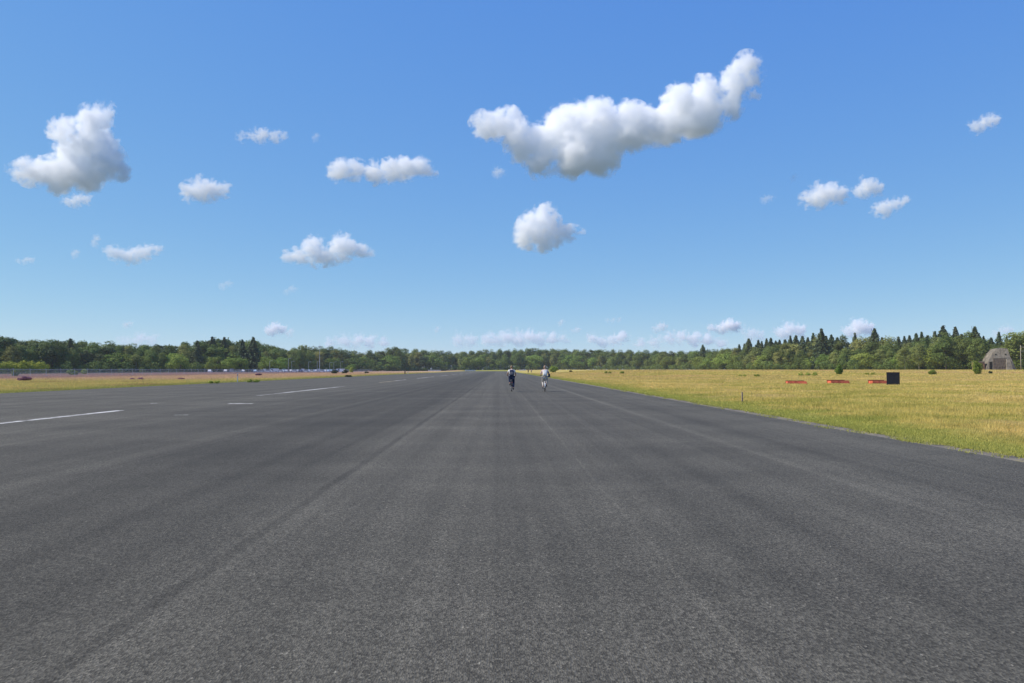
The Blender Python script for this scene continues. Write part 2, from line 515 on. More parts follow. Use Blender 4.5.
# ------------------------------------------------------------------ ground sheet
xs = np.unique(np.concatenate([
    np.array([-20000, -8000, -3000, -1500, -900]), np.arange(-600, -160, 20), np.arange(-160, -33, 2.0), [-32.6, -32.5],
    np.linspace(-28, 5, 8), [9.1, 9.2], np.arange(10, 90, 1.0), np.arange(90, 400, 8), [400, 500, 700, 1000, 1600, 3000, 8000, 20000]]))
ys = np.unique(np.concatenate([np.array([-20000, -6000, -1500, -300, -60]), np.arange(-20, 130, 1.5), np.arange(130, 420, 5), np.arange(420, 1000, 12),
    [RW_END, 1100, 1400, 2000, 4000, 9000, 20000]]))
GX, GY = np.meshgrid(xs, ys)
GZ = ground_z(GX, GY)
nx, ny = len(xs), len(ys)
idx = np.arange(nx * ny).reshape(ny, nx)
quads = np.stack([idx[:-1, :-1], idx[:-1, 1:], idx[1:, 1:], idx[1:, :-1]], -1).reshape(-1, 4)
ground = tri_mesh('ground', np.stack([GX, GY, GZ], -1).reshape(-1, 3), quads, mat_ground, smooth=True)
tag(ground, kind='structure')

# runway with a ragged edge against the grass
rr = random.Random(5)
vy = [-60] + list(np.arange(0, 120, 0.25)) + list(np.arange(120, RW_END, 4.0)) + [RW_END]
V = []; Fc = []
for i, y in enumerate(vy):
    j = 0.05 * noise.noise(Vector((y * 0.8, 3.1, 0))) + 0.03 * noise.noise(Vector((y * 3.1, 0, 7)))
    j2 = 0.35 * noise.noise(Vector((y * 0.1, 9.1, 0)))
    V += [(RW_L - 0.2 + j2, y, 0.004 + .0), (8.78 + j, y, 0.004), (8.74 + j, y, 0.0), (9.24 + 3 * j, y, 0.0)]
runway = link_mesh('runway', [p for k in range(len(vy)) for p in (V[4 * k], V[4 * k + 1])],
                   [(2 * k, 2 * k + 1, 2 * k + 3, 2 * k + 2) for k in range(len(vy) - 1)], mat_asphalt)
tag(runway, kind='structure')
strip = link_mesh('pavement_edge', [p for k in range(len(vy)) for p in (V[4 * k + 2], V[4 * k + 3])],
                  [(2 * k, 2 * k + 1, 2 * k + 3, 2 * k + 2) for k in range(len(vy) - 1)], mat_edge)
tag(strip, kind='structure')

# painted markings
V, Fc = [], []


def patch(x0, x1, y0, y1):
    k = len(V)
    V.extend([(x0, y0, .008), (x1, y0, .008), (x1, y1, .008), (x0, y1, .008)])
    Fc.append((k, k + 1, k + 2, k + 3))


CLX = -14.38
for y0, y1 in ((2, 32), (50, 77.5), (100, 128), (146, 182), (200, 232), (250, 280), (300, 330), (350, 380), (400, 430), (450, 480)):
    patch(CLX - .15, CLX + .15, y0, y1)
patch(gx(229, 38.2), gx(253, 38.2), 38.0, 38.45)
patch(gx(151, 38.6), gx(157, 38.6), 38.5, 38.75)
patch(gx(176, 28.8), gx(190, 28.8), 28.6, 28.8)
patch(-24, 4, 500, 501.5)
patch(-20, -6, 640, 643)
marks = link_mesh('painted_markings', V, Fc, mat_paint)
tag(marks, kind='structure')


# ------------------------------------------------------------------ grass
def blades(name, pts, hs_, ws, per, seed):
    rg = np.random.default_rng(seed)
    n_ = len(pts)
    P = np.repeat(pts, per, 0); H = np.repeat(hs_, per) * rg.uniform(.55, 1.25, n_ * per); W = np.repeat(ws, per) * rg.uniform(.7, 1.3, n_ * per)
    tint = np.clip(np.repeat(rg.normal(.5, .2, n_), per) + rg.normal(0, .16, n_ * per), 0, 1)
    m = len(P)
    P = P + np.stack([rg.normal(0, 1, m) * H * .25, rg.normal(0, 1, m) * H * .25, np.zeros(m)], 1)
    a = rg.uniform(0, 2 * np.pi, m)
    side = np.stack([np.cos(a), np.sin(a), np.zeros(m)], 1) * (W / 2)[:, None]
    la = rg.uniform(0, 2 * np.pi, m); lean = rg.uniform(.1, .75, m) * H
    tip = P + np.stack([np.cos(la) * lean, np.sin(la) * lean, H], 1)
    Vv = np.stack([P - side, P + side, tip], 1).reshape(-1, 3)
    T = np.arange(3 * m).reshape(-1, 3)
    return tri_mesh(name, Vv, T, mat_grass, colattr=np.repeat(tint, 3))


def scatter(x_of_y0, x_of_y1, y0, y1, dens, seed):
    """points with density dens / Y^2 per square metre between two side lines"""
    rg = np.random.default_rng(seed)
    out = []
    yy = y0
    while yy < y1:
        st = yy * 0.03
        xa, xb = sorted((x_of_y0(yy), x_of_y1(yy)))
        cnt = int((xb - xa) * st * dens / yy ** 2)
        if cnt > 0 and xb > xa:
            out.append(np.stack([rg.uniform(xa, xb, cnt), rg.uniform(yy, yy + st, cnt)], 1))
        yy += st
    return np.concatenate(out)


rg = np.random.default_rng(3)
p = scatter(lambda y: RW_R - 0.02 - .30 * max(0, noise.noise(Vector((y * .45, 1.7, 0))) + .1) - .12 * max(0, noise.noise(Vector((y * 2.1, 5.7, 0)))), lambda y: max(gx(1110, y), RW_R), 12.5, 340, 1.9e5, 11)
L = p[:, 0] - RW_R
D = p[:, 1]
low = np.sin(p[:, 0] * .9 + 2 * np.sin(p[:, 1] * .35)) * np.cos(p[:, 1] * .7 + p[:, 0] * .3)
h = (0.055 + 0.12 * sstep(0.2, 5, L) + 0.04 * low * sstep(.5, 3, L)) * np.where(D > 120, 1.15, 1)
w = np.maximum(0.007, D * 0.00062)
grass_r = blades('grass', np.column_stack([p, ground_z(p[:, 0] + .5, p[:, 1]) - .01]), np.clip(h, .05, 9), w, 3, 21)
tag(grass_r, 'dry straw coloured and green grass of the wide field right of the runway', 'grass', kind='stuff')
p = scatter(lambda y: RW_L + .15, lambda y: min(gx(-90, y), RW_L), 44, 420, 1.9e5, 12)
D = p[:, 1]
L = RW_L - p[:, 0]
h = 0.07 + 0.14 * sstep(0.2, 6, L) + .04 * sstep(40, 50, L)
w = np.maximum(0.007, D * 0.00062)
grass_l = blades('grass', np.column_stack([p, ground_z(p[:, 0] - .2, p[:, 1]) - .01]), h, w, 2, 22)
tag(grass_l, 'yellowish grass, sandy heath and heather strip left of the runway', 'grass', kind='stuff')
# weeds that creep over the edge strip
p = []
for i in range(70):
    yc = 13 + 60 * rr.random() ** 1.3
    xc = rr.uniform(8.72, 9.2)
    for k in range(rr.randint(4, 26)):
        p.append((xc + rr.gauss(0, .06), yc + rr.gauss(0, .22)))
for (px_, row_, nn) in ((905, 441, 160), (911, 442, 120), (824, 428, 50)):
    g = on_ground(px_, row_)
    for k in range(nn): p.append((min(g.x, 9.1) + rr.gauss(0, .07), g.y + rr.gauss(0, .3)))
p = np.array(p)
weeds = blades('weeds', np.column_stack([p, np.full(len(p), 0.0)]), np.full(len(p), .05), np.full(len(p), .012), 3, 23)
tag(weeds, 'small tufts of weed growing in the seam at the right edge of the runway', 'weeds', kind='stuff')

# ------------------------------------------------------------------ trees
def leaf_mat(name, c1, c2, trans=0.25):
    m, n, l, b = new_mat(name)
    oi = n.new('ShaderNodeObjectInfo')
    at_ = n.new('ShaderNodeAttribute'); at_.attribute_name = 'tint'
    f = mth(n, l, 'ADD', mth(n, l, 'MULTIPLY', at_.outputs['Fac'], .6), mth(n, l, 'MULTIPLY', oi.outputs['Random'], .5))
    col = mixc(n, l, f, c1, c2)
    hs = n.new('ShaderNodeHueSaturation'); l.new(col, hs.inputs['Color'])
    l.new(rng(n, l, oi.outputs['Random'], 0, 1, .80, 1.22, False), hs.inputs['Value'])
    rs = mth(n, l, 'FRACT', mth(n, l, 'MULTIPLY', oi.outputs['Random'], 7.13))
    l.new(rng(n, l, rs, 0, 1, .475, .515, False), hs.inputs['Hue'])
    l.new(hs.outputs[0], b.inputs['Base Color'])
    b.inputs['Roughness'].default_value = .8; b.inputs['Specular IOR Level'].default_value = .2
    tr = n.new('ShaderNodeBsdfTranslucent'); l.new(hs.outputs[0], tr.inputs['Color'])
    mx = n.new('ShaderNodeMixShader'); mx.inputs[0].default_value = trans
    l.new(b.outputs[0], mx.inputs[1]); l.new(tr.outputs[0], mx.inputs[2])
    l.new(mx.outputs[0], n['Material Output'].inputs['Surface'])
    return m


def simple_mat(name, col, rough=.6, spec=.4, metal=0, var=0.12, vscale=8, bump=0):
    m, n, l, b = new_mat(name)
    geo = n.new('ShaderNodeTexCoord')
    nz = noise_(n, l, geo.outputs['Object'], vscale, 4, .6)
    hs = n.new('ShaderNodeHueSaturation'); hs.inputs['Color'].default_value = (*col, 1)
    l.new(rng(n, l, nz, .3, .7, 1 - var, 1 + var), hs.inputs['Value'])
    l.new(hs.outputs[0], b.inputs['Base Color'])
    b.inputs['Roughness'].default_value = rough; b.inputs['Specular IOR Level'].default_value = spec; b.inputs['Metallic'].default_value = metal
    if bump:
        bp = n.new('ShaderNodeBump'); bp.inputs['Strength'].default_value = bump; bp.inputs['Distance'].default_value = .02
        l.new(nz, bp.inputs['Height']); l.new(bp.outputs[0], b.inputs['Normal'])
    return m


LM = {
    'oak': leaf_mat('oak_leaves', (0.10, 0.15, 0.035), (0.175, 0.225, 0.055)),
    'birch': leaf_mat('birch_leaves', (0.19, 0.225, 0.06), (0.29, 0.30, 0.09)),
    'willow': leaf_mat('willow_leaves', (0.14, 0.215, 0.035), (0.22, 0.29, 0.055)),
    'spruce': leaf_mat('spruce_needles', (0.07, 0.11, 0.055), (0.12, 0.16, 0.07), .15),
    'pine': leaf_mat('pine_needles', (0.07, 0.11, 0.04), (0.12, 0.16, 0.055), .15),
    'gorse': leaf_mat('gorse_leaves', (0.30, 0.32, 0.04), (0.46, 0.44, 0.06)),
    'heather': leaf_mat('heather_flowers', (0.26, 0.12, 0.15), (0.40, 0.20, 0.25)),
    'dark': leaf_mat('dark_bush_leaves', (0.04, 0.055, 0.02), (0.07, 0.08, 0.03)),
    'tuft': leaf_mat('green_tuft_leaves', (0.24, 0.31, 0.05), (0.36, 0.42, 0.08)),
}
bark = simple_mat('grey_bark', (0.11, 0.09, 0.07), .9, .1, vscale=3)
bark_red = simple_mat('pine_bark', (0.17, 0.10, 0.065), .9, .1, vscale=3)
bark_birch = simple_mat('birch_bark', (0.42, 0.41, 0.38), .8, .2, var=.4, vscale=2)


def leaf_quads(C_, Nrm, size, rg, aspect=1.0):
    """small faces centred at C_, roughly facing Nrm"""
    m = len(C_)
    nn = Nrm + rg.normal(0, .55, (m, 3)); nn /= np.linalg.norm(nn, axis=1)[:, None]
    a = np.cross(nn, rg.normal(0, 1, (m, 3))); a /= np.linalg.norm(a, axis=1)[:, None]
    b_ = np.cross(nn, a)
    s_ = (size * rg.uniform(.55, 1.35, m))[:, None]
    V_ = np.stack([C_ - a * s_, C_ + b_ * s_ * .62 * aspect, C_ + a * s_, C_ - b_ * s_ * .62 * aspect], 1)
    return V_.reshape(-1, 3), np.arange(4 * m).reshape(-1, 4), np.repeat(np.clip(rg.normal(.5, .25, m), 0, 1), 4)


def crown_points(kind, rg, count):
    """points and outward normals for a crown of unit height (z 0..1 is the whole tree)"""
    P, Q = [], []
    if kind in ('oak', 'birch', 'willow', 'bush'):
        if kind == 'oak': nl, zc, rx, rz, lr = 34, .52, .30, .40, (.10, .17)
        elif kind == 'birch': nl, zc, rx, rz, lr = 32, .52, .22, .42, (.08, .14)
        elif kind == 'willow': nl, zc, rx, rz, lr = 22, .48, .46, .34, (.13, .22)
        else: nl, zc, rx, rz, lr = 18, .40, .40, .34, (.16, .26)
        lobes = []
        for i in range(nl):
            d = rg.normal(0, 1, 3); d /= np.linalg.norm(d)
            if d[2] < -.75 and kind != 'bush': d[2] *= -.5
            rr_ = rg.uniform(.45, 1.0) ** .6
            c = np.array([d[0] * rx * rr_, d[1] * rx * rr_, zc + d[2] * rz * rr_])
            taper = 1 - .25 * max(0, (c[2] - .6) / .4) if kind != 'bush' else 1
            c[0] *= taper; c[1] *= taper
            lobes.append((c, rg.uniform(*lr)))
        per = count // nl
        for c, r in lobes:
            d = rg.normal(0, 1, (per, 3)); d[:, 2] += .35; d /= np.linalg.norm(d, axis=1)[:, None]
            rad = r * rg.uniform(.55, 1.1, per)[:, None]
            q = c + d * rad * np.array([1, 1, .8])
            out = q - np.array([0, 0, zc]); out /= np.linalg.norm(out, axis=1)[:, None]
            P.append(q); Q.append(d * .6 + out * .6 + np.array([0, 0, .25]))
    elif kind == 'spruce':
        nt = 20
        for i in range(nt):
            t = i / (nt - 1)
            z = .08 + .88 * t
            r = (.31 * (1 - t) ** .85 + .010) * rg.uniform(.8, 1.15)
            nb = max(4, int(13 * (1 - t) + 4))
            per = max(3, int(count / nt / nb * (1.6 - 1.1 * t)))
            a0 = rg.uniform(0, 6.28)
            for k in range(nb):
                a = a0 + k * 6.283 / nb + rg.normal(0, .12)
                rr_ = r * rg.uniform(.72, 1.15)
                s_ = rg.uniform(.1, 1, per) ** .7
                q = np.stack([np.cos(a) * rr_ * s_ + rg.normal(0, .008, per), np.sin(a) * rr_ * s_ + rg.normal(0, .008, per),
                              z - .075 * s_ * (1 - .6 * t) + rg.normal(0, .014, per)], 1)
                P.append(q); Q.append(np.stack([np.full(per, np.cos(a) * .5), np.full(per, np.sin(a) * .5), np.full(per, .8)], 1))
    elif kind == 'pine':
        lobes = [(np.array([rg.normal(0, .085), rg.normal(0, .085), rg.uniform(.34, .90)]), rg.uniform(.07, .14)) for i in range(24)]
        per = count // 24
        for c, r in lobes:
            d = rg.normal(0, 1, (per, 3)); d[:, 2] = np.abs(d[:, 2]) * .8 + rg.normal(0, .25, per); d /= np.linalg.norm(d, axis=1)[:, None]
            P.append(c + d * (r * rg.uniform(.5, 1.1, per))[:, None] * np.array([1.05, 1.05, .9])); Q.append(d + np.array([0, 0, .4]))
    return np.concatenate(P), np.concatenate(Q)


def tube(V, F, pts, rads, seg=6):
    base = len(V)
    for i, (p, r) in enumerate(zip(pts, rads)):
        p = Vector(p)
        t = (Vector(pts[min(i + 1, len(pts) - 1)]) - Vector(pts[max(i - 1, 0)])).normalized()
        a = t.orthogonal().normalized()
        if abs(t.z) < .95: a = t.cross(Vector((0, 0, 1))).normalized()
        b_ = t.cross(a)
        for k in range(seg):
            an = 2 * PI * k / seg
            V.append(tuple(p + a * math.cos(an) * r + b_ * math.sin(an) * r))
    for i in range(len(pts) - 1):
        for k in range(seg):
            F.append((base + i * seg + k, base + i * seg + (k + 1) % seg, base + (i + 1) * seg + (k + 1) % seg, base + (i + 1) * seg + k))
    F.append(tuple(base + k for k in range(seg))[::-1])
    F.append(tuple(base + (len(pts) - 1) * seg + k for k in range(seg)))


def trunk_mesh(kind, rg, mat):
    V, F = [], []
    top = {'oak': .72, 'birch': .85, 'willow': .55, 'spruce': .98, 'pine': .9}[kind]
    r0 = {'oak': .020, 'birch': .011, 'willow': .03, 'spruce': .013, 'pine': .014}[kind]
    pts = [(rg.normal(0, .006) * i, rg.normal(0, .006) * i, top * i / 6 - (.01 if i == 0 else 0)) for i in range(7)]
    tube(V, F, pts, [r0 * (1 - .13 * i) for i in range(7)], 7)
    if kind != 'spruce':
        for k in range(8):
            z = rg.uniform(.28, .7) * (1.0 if kind != 'pine' else 1.15)
            a = rg.uniform(0, 6.28); L_ = rg.uniform(.1, .24) * (1.4 if kind == 'willow' else 1)
            i = min(5, int(z / top * 6)); p0 = np.array(pts[i])
            p0 = p0 + (np.array(pts[i + 1]) - p0) * .5
            e = p0 + np.array([math.cos(a) * L_, math.sin(a) * L_, L_ * .7])
            m_ = (p0 + e) / 2 + np.array([0, 0, -.01])
            tube(V, F, [p0, m_, e], [r0 * .45, r0 * .3, r0 * .12], 5)
    me = bpy.data.meshes.new('trunk'); me.from_pydata(V, [], F); me.materials.append(mat)
    me.polygons.foreach_set('use_smooth', [True] * len(me.polygons))
    return me


SPECIES = {   # kind: (variants, faces, leaf size at unit height, trunk material, name)
    'oak': (5, 4600, .0195, bark, 'broadleaf_tree'),
    'birch': (4, 4000, .0175, bark_birch, 'birch_tree'),
    'willow': (3, 2800, .026, bark, 'willow_tree'),
    'spruce': (7, 4600, .023, bark, 'spruce_tree'),
    'pine': (4, 3400, .020, bark_red, 'pine_tree'),
}
PROTO = {}
for kind, (nv, cnt, ls, tm, nm) in SPECIES.items():
    for v in range(nv):
        rg = np.random.default_rng(100 + v + 17 * len(kind) + ord(kind[0]))
        P, Q = crown_points(kind, rg, cnt)
        V_, T_, tint = leaf_quads(P, Q, ls, rg)
        PROTO.setdefault(kind, []).append((V_, T_, tint, trunk_mesh(kind, rg, tm)))
CROWN_ME = {}


def crown_me(kind, v):
    if (kind, v) not in CROWN_ME:
        V_, T_, tint, _t = PROTO[kind][v]
        o = tri_mesh('crown', V_, T_, LM[kind], colattr=tint)
        CROWN_ME[(kind, v)] = o.data
        bpy.data.objects.remove(o)
    return CROWN_ME[(kind, v)]


trnd = random.Random(77)


def plant_tree(kind, x, y, height, label, group, wide=1.0, z=None):
    v = trnd.randrange(len(PROTO[kind]))
    r = empty(SPECIES[kind][4], (x, y, (gz(x, y) if z is None else z) - .1), trnd.uniform(0, 6.28))
    r.scale = (height * wide, height * wide, height)
    tag(r, label, 'tree', group)
    for nm, me in (('trunk', PROTO[kind][v][3]), ('crown', crown_me(kind, v))):
        c = bpy.data.objects.new(nm, me); COL.objects.link(c); c.parent = r
    return r


def interp(tab, px):
    return float(np.interp(px, [t[0] for t in tab], [t[1] for t in tab]))


TOP = [(-90, 332), (0, 334.5), (7, 335), (20, 338), (45, 339), (70, 339), (100, 341), (130, 343), (165, 344.5), (190, 341.5), (200, 339.5), (212, 338), (232, 339), (252, 338.5), (262, 343), (280, 345),
       (300, 346), (320, 346), (335, 347), (345, 350), (360, 350.5), (385, 350), (400, 349), (430, 349.5), (455, 351.5), (480, 350), (510, 348.5), (560, 348.5),
       (620, 349.5), (670, 350.5), (700, 350), (720, 347), (740, 345), (1100, 345)]
BACK_R = [(738, 343), (750, 340), (766, 336), (778, 334), (801, 331.5), (822, 329.5), (843, 331), (863, 331), (889, 331), (931, 329), (956, 327), (975, 327), (983, 331), (1011, 331), (1024, 328), (1100, 326)]
MID_R = [(700, 352), (740, 351), (760, 344), (790, 342), (820, 347), (845, 344), (870, 341), (900, 341), (930, 336), (945, 332), (968, 336), (980, 338), (1012, 342), (1024, 336), (1100, 336)]
DIST = [(-90, 385), (0, 400), (200, 450), (300, 560), (350, 680), (450, 850), (560, 890), (640, 800), (700, 640), (760, 520), (850, 440), (950, 385), (1024, 372), (1100, 360)]


def zone(px):
    for lim, s_ in ((48, 'over the gorse bank'), (110, 'behind the pink heather clump'), (180, 'in the low left hand wood'),
                    (262, 'left of the car park'), (345, 'behind the parked cars'), (420, 'right of the mast'),
                    (505, 'left of the riders'), (565, 'straight behind the riders'), (640, 'right of the riders'),
                    (740, 'near the lone spruce'), (825, 'behind the first orange boxes'), (890, 'behind the black board'),
                    (975, 'left of the concrete shelter'), (2000, 'behind the concrete shelter')):
        if px < lim: return s_


KINDW = {'oak': 'dense dark green broadleaf tree', 'birch': 'pale loose birch', 'willow': 'round bushy light green tree', 'spruce': 'pointed dark spruce', 'pine': 'dark pine with bare trunk'}
GROUPW = {'oak': 'broadleaf trees of the wood', 'birch': 'birches of the wood', 'willow': 'round bushy trees at the foot of the wood', 'spruce': 'spruces of the wood', 'pine': 'pines of the wood'}


def wood_tree(kind, px, Y, row_top, rank):
    x = gx(px, Y)
    z0 = gz(x, Y)
    hgt = (HOR_Y - row_top) * Y / F_PX + CAM_H - z0 + .1
    if hgt < 2: return
    wide = {'oak': 1.0, 'birch': 1.0, 'willow': 1.25, 'spruce': 1.1, 'pine': 1.1}[kind] * trnd.uniform(.75, 1.3)
    t = plant_tree(kind, x, Y, hgt, f"{KINDW[kind]}, {rank} row, {zone(px)}", GROUPW[kind], wide)
    return t


def choose(weights):
    return trnd.choices([w[0] for w in weights], [w[1] for w in weights])[0]


NT = {}
# back, middle and front rows
for rank, dd, sp_m in (('back', 26, 6.5), ('middle', 12, 6.6), ('front', 0, 6.4)):
    px = -75.0
    while px < 1095:
        D = interp(DIST, px) + dd + trnd.uniform(-4, 4)
        far = 350 < px < 700
        if px > 738:
            if rank == 'back': top = interp(BACK_R, px) + trnd.choice((0, 0, 1)) * trnd.uniform(-1.0, 1) + trnd.uniform(.8, 6.0); kd = choose([('spruce', 8), ('oak', 2), ('birch', 1)])
            elif rank == 'middle': top = interp(MID_R, px) + trnd.uniform(-1.5, 4); kd = choose([('oak', 5), ('birch', 2)])
            else: top = interp(MID_R, px) + trnd.uniform(5, 13); kd = choose([('birch', 3), ('oak', 3), ('willow', 4)])
        else:
            t0 = interp(TOP, px)
            if rank == 'back': top = t0 + trnd.uniform(-1.3, 1.5) * (.4 if far else 1); kd = choose([('oak', 5), ('pine', 4 if px < 250 else 1)])
            elif rank == 'middle': top = t0 + trnd.uniform(1, 5); kd = choose([('oak', 5), ('pine', 3 if px < 170 else 1), ('birch', 1 if px < 350 else 2)])
            else: top = t0 + trnd.uniform(4, 12) * (.75 if far else 1); kd = choose([('oak', 5), ('birch', 2), ('willow', 2 if px < 350 else 4), ('pine', 2 if px < 170 else .01)])
        k = NT.get(kd, 0)
        lim = 290
        if 984 < px < 1016 and rank == 'front': px += 3; continue
        if k < lim:
            wood_tree(kd, px, D, top, rank); NT[kd] = k + 1
        step = sp_m * ((1.15 if rank == 'back' else 1.6) if far else 1.0) * F_PX / D
        if kd == 'spruce': step *= .50
        px += step * trnd.uniform(.75, 1.25)
# trees that stand out
for (kd, px, top, D, wide, lb) in (
    ('spruce', 703, 344, 650, 1.25, 'lone pointed spruce rising over the pale trees right of the far wood'),
    ('spruce', 749, 337.5, 560, 1.35, 'pointed spruce standing apart at the left end of the dark spruces'),
    ('spruce', 758.5, 339, 560, 1.0, 'small thin spruce just right of the one standing apart'),
    ('spruce', 822, 327.5, 470, 1.1, 'tallest spruce in the middle of the dark spruces'),
    ('spruce', 875, 327, 455, 1.2, 'tall spruce over the wood above the black board'),
    ('spruce', 943.6, 324.5, 420, 1.2, 'tall dark spruce top left of the concrete shelter'),
    ('spruce', 956, 325.5, 420, 1.0, 'tall spruce second from the concrete shelter'),
    ('spruce', 975.5, 325, 410, 1.2, 'tall broad spruce top nearest to the left of the concrete shelter'),
    ('spruce', 999.6, 330.5, 400, .9, 'small spruce top straight above the concrete shelter'),
    ('spruce', 212, 336, 475, 1.3, 'tall dark conifer in the left hand wood, left one of the two side by side'),
    ('spruce', 224, 336.5, 475, 1.1, 'tall dark conifer in the left hand wood, right one of the two side by side'),
    ('spruce', 253, 336.5, 480, 1.2, 'tall dark conifer standing alone left of the parked cars'),
    ('spruce', 242, 339, 480, 1.0, 'shorter dark conifer left of the one standing alone'),
    ('spruce', 197, 340, 450, 1.1, 'slim conifer top at the left of the tall conifer pair'),
    ('spruce', 70, 338, 420, 1.0, 'thin conifer top in the wood near the far left'),
    ('oak', 52, 335.5, 412, 1.0, 'rounded tree top rising above the wood near the far left'),
    ('oak', 393, 343.5, 760, 1.0, 'dark round tree rising high above the far wood left of the riders'),
    ('pine', 397, 346.5, 765, 1.0, 'pine close beside the dark round tree that rises above the far wood'),
    ('pine', 4, 334.5, 402, 1.2, 'tall pine at the very left end of the wood'),
    ('oak', 961, 334, 378, 1.1, 'big dark full crowned tree left of the concrete shelter'),
    ('oak', 946, 336, 378, 1.1, 'big dark broad tree second from the concrete shelter'),
    ('oak', 979, 337, 370, 1.0, 'dark tree whose edge touches the concrete shelter'),
    ('oak', 1027, 325, 358, 1.5, 'tall tree behind the utility pole at the right end'),
    ('birch', 786, 342, 505, 1.3, 'pale olive broad tree in front of the dark spruces'),
    ('birch', 795, 343, 500, 1.3, 'pale olive tree beside the broad pale one in front of the spruces'),
    ('birch', 905, 345, 395, 1.2, 'light yellowish birch in the edge of the wood above the black board'),
    ('birch', 919, 342, 390, 1.2, 'tall light birch in the edge of the wood right of the black board'),
    ('willow', 180, 351, 430, 1.2, 'bright green rounded tree at the foot of the left hand wood'),
    ('willow', 216, 355, 425, 1.2, 'low round bright green tree, first of the row beside the car park'),
    ('willow', 228, 356, 425, 1.2, 'low round bright green tree, second of the row beside the car park'),
    ('willow', 240, 356, 430, 1.2, 'low round bright green tree, third of the row beside the car park'),
    ('willow', 268, 355, 470, 1.2, 'low round bright green tree behind the left end of the parked cars'),
    ('willow', 279, 356, 470, 1.2, 'low round bright green tree behind the middle of the parked cars'),
    ('willow', 351, 363, 560, 1.3, 'small round green bush tree at the right end of the car park'),
    ('birch', 12, 345, 392, 1.2, 'yellow green loose tree above the gorse bank at the far left')):
    x = gx(px, D); z0 = gz(x, D)
    plant_tree(kd, x, D, (HOR_Y - top) * D / F_PX + CAM_H - z0 + .1, lb, None, wide)

# the depth of the wood behind the rows: one leafy mass with its own thickness
VV, TT, CC = [], [], []
off = 0
rg = np.random.default_rng(9)
px = -90.0
while px < 1110:
    for rowk in range(2):
        D = interp(DIST, px) + 38 + rowk * 12 + rg.uniform(-4, 4)
        if px > 738: top = interp(MID_R, px) - 1 + rg.uniform(0, 5)
        else: top = interp(TOP, px) + rg.uniform(.8, 3)
        x = gx(px, D); z0 = gz(x, D)
        hgt = (HOR_Y - top) * D / F_PX + CAM_H - z0
        V_, T_, tint, _t = PROTO['oak'][int(rg.integers(5))]
        a = rg.uniform(0, 6.28)
        sel = rg.random(len(T_)) < .45
        W_ = V_.reshape(-1, 4, 3)[sel]
        c = W_.mean(1, keepdims=True); W_ = (c + (W_ - c) * 1.5).reshape(-1, 3) * hgt
        W_ = np.stack([W_[:, 0] * math.cos(a) - W_[:, 1] * math.sin(a) + x, W_[:, 0] * math.sin(a) + W_[:, 1] * math.cos(a) + D, (W_[:, 2] - .08 * hgt) / .92 * 1.02 + z0 - .06 * hgt * (1 - W_[:, 2] / hgt)], 1)
        VV.append(W_); TT.append(np.arange(len(W_)).reshape(-1, 4) + off); CC.append(tint[:len(W_)]); off += len(W_)
    px += 7.0 * F_PX / interp(DIST, px) * rg.uniform(.8, 1.2)
wood = tri_mesh('wood', np.concatenate(VV), np.concatenate(TT), LM['oak'], colattr=np.concatenate(CC))
tag(wood, 'dark depth of the wood behind its outer rows of trees', 'wood', kind='stuff')
# undergrowth along the foot of the wood
VV, TT, CC = [], [], []; off = 0
bushp = [crown_points('bush', np.random.default_rng(300 + i), 560) for i in range(4)]
px = -90.0
while px < 1110:
    D = interp(DIST, px) - 8 + rg.uniform(-3, 16)
    if not (980 < px < 1018):
        P, Q = bushp[int(rg.integers(4))]
        V_, T_, tint = leaf_quads(P, Q, .05, rg)
        x = gx(px, D); z0 = gz(x, D); s_ = rg.uniform(2.6, 7.5)
        W_ = V_ * s_ + np.array([x, D, z0 - .1])
        VV.append(W_); TT.append(T_ + off); CC.append(tint); off += len(W_)
    px += 1.4 * F_PX / D * rg.uniform(.5, 1.3)
under = tri_mesh('undergrowth', np.concatenate(VV), np.concatenate(TT), LM['oak'], colattr=np.concatenate(CC))
tag(under, 'low green undergrowth along the foot of the wood', 'undergrowth', kind='stuff')


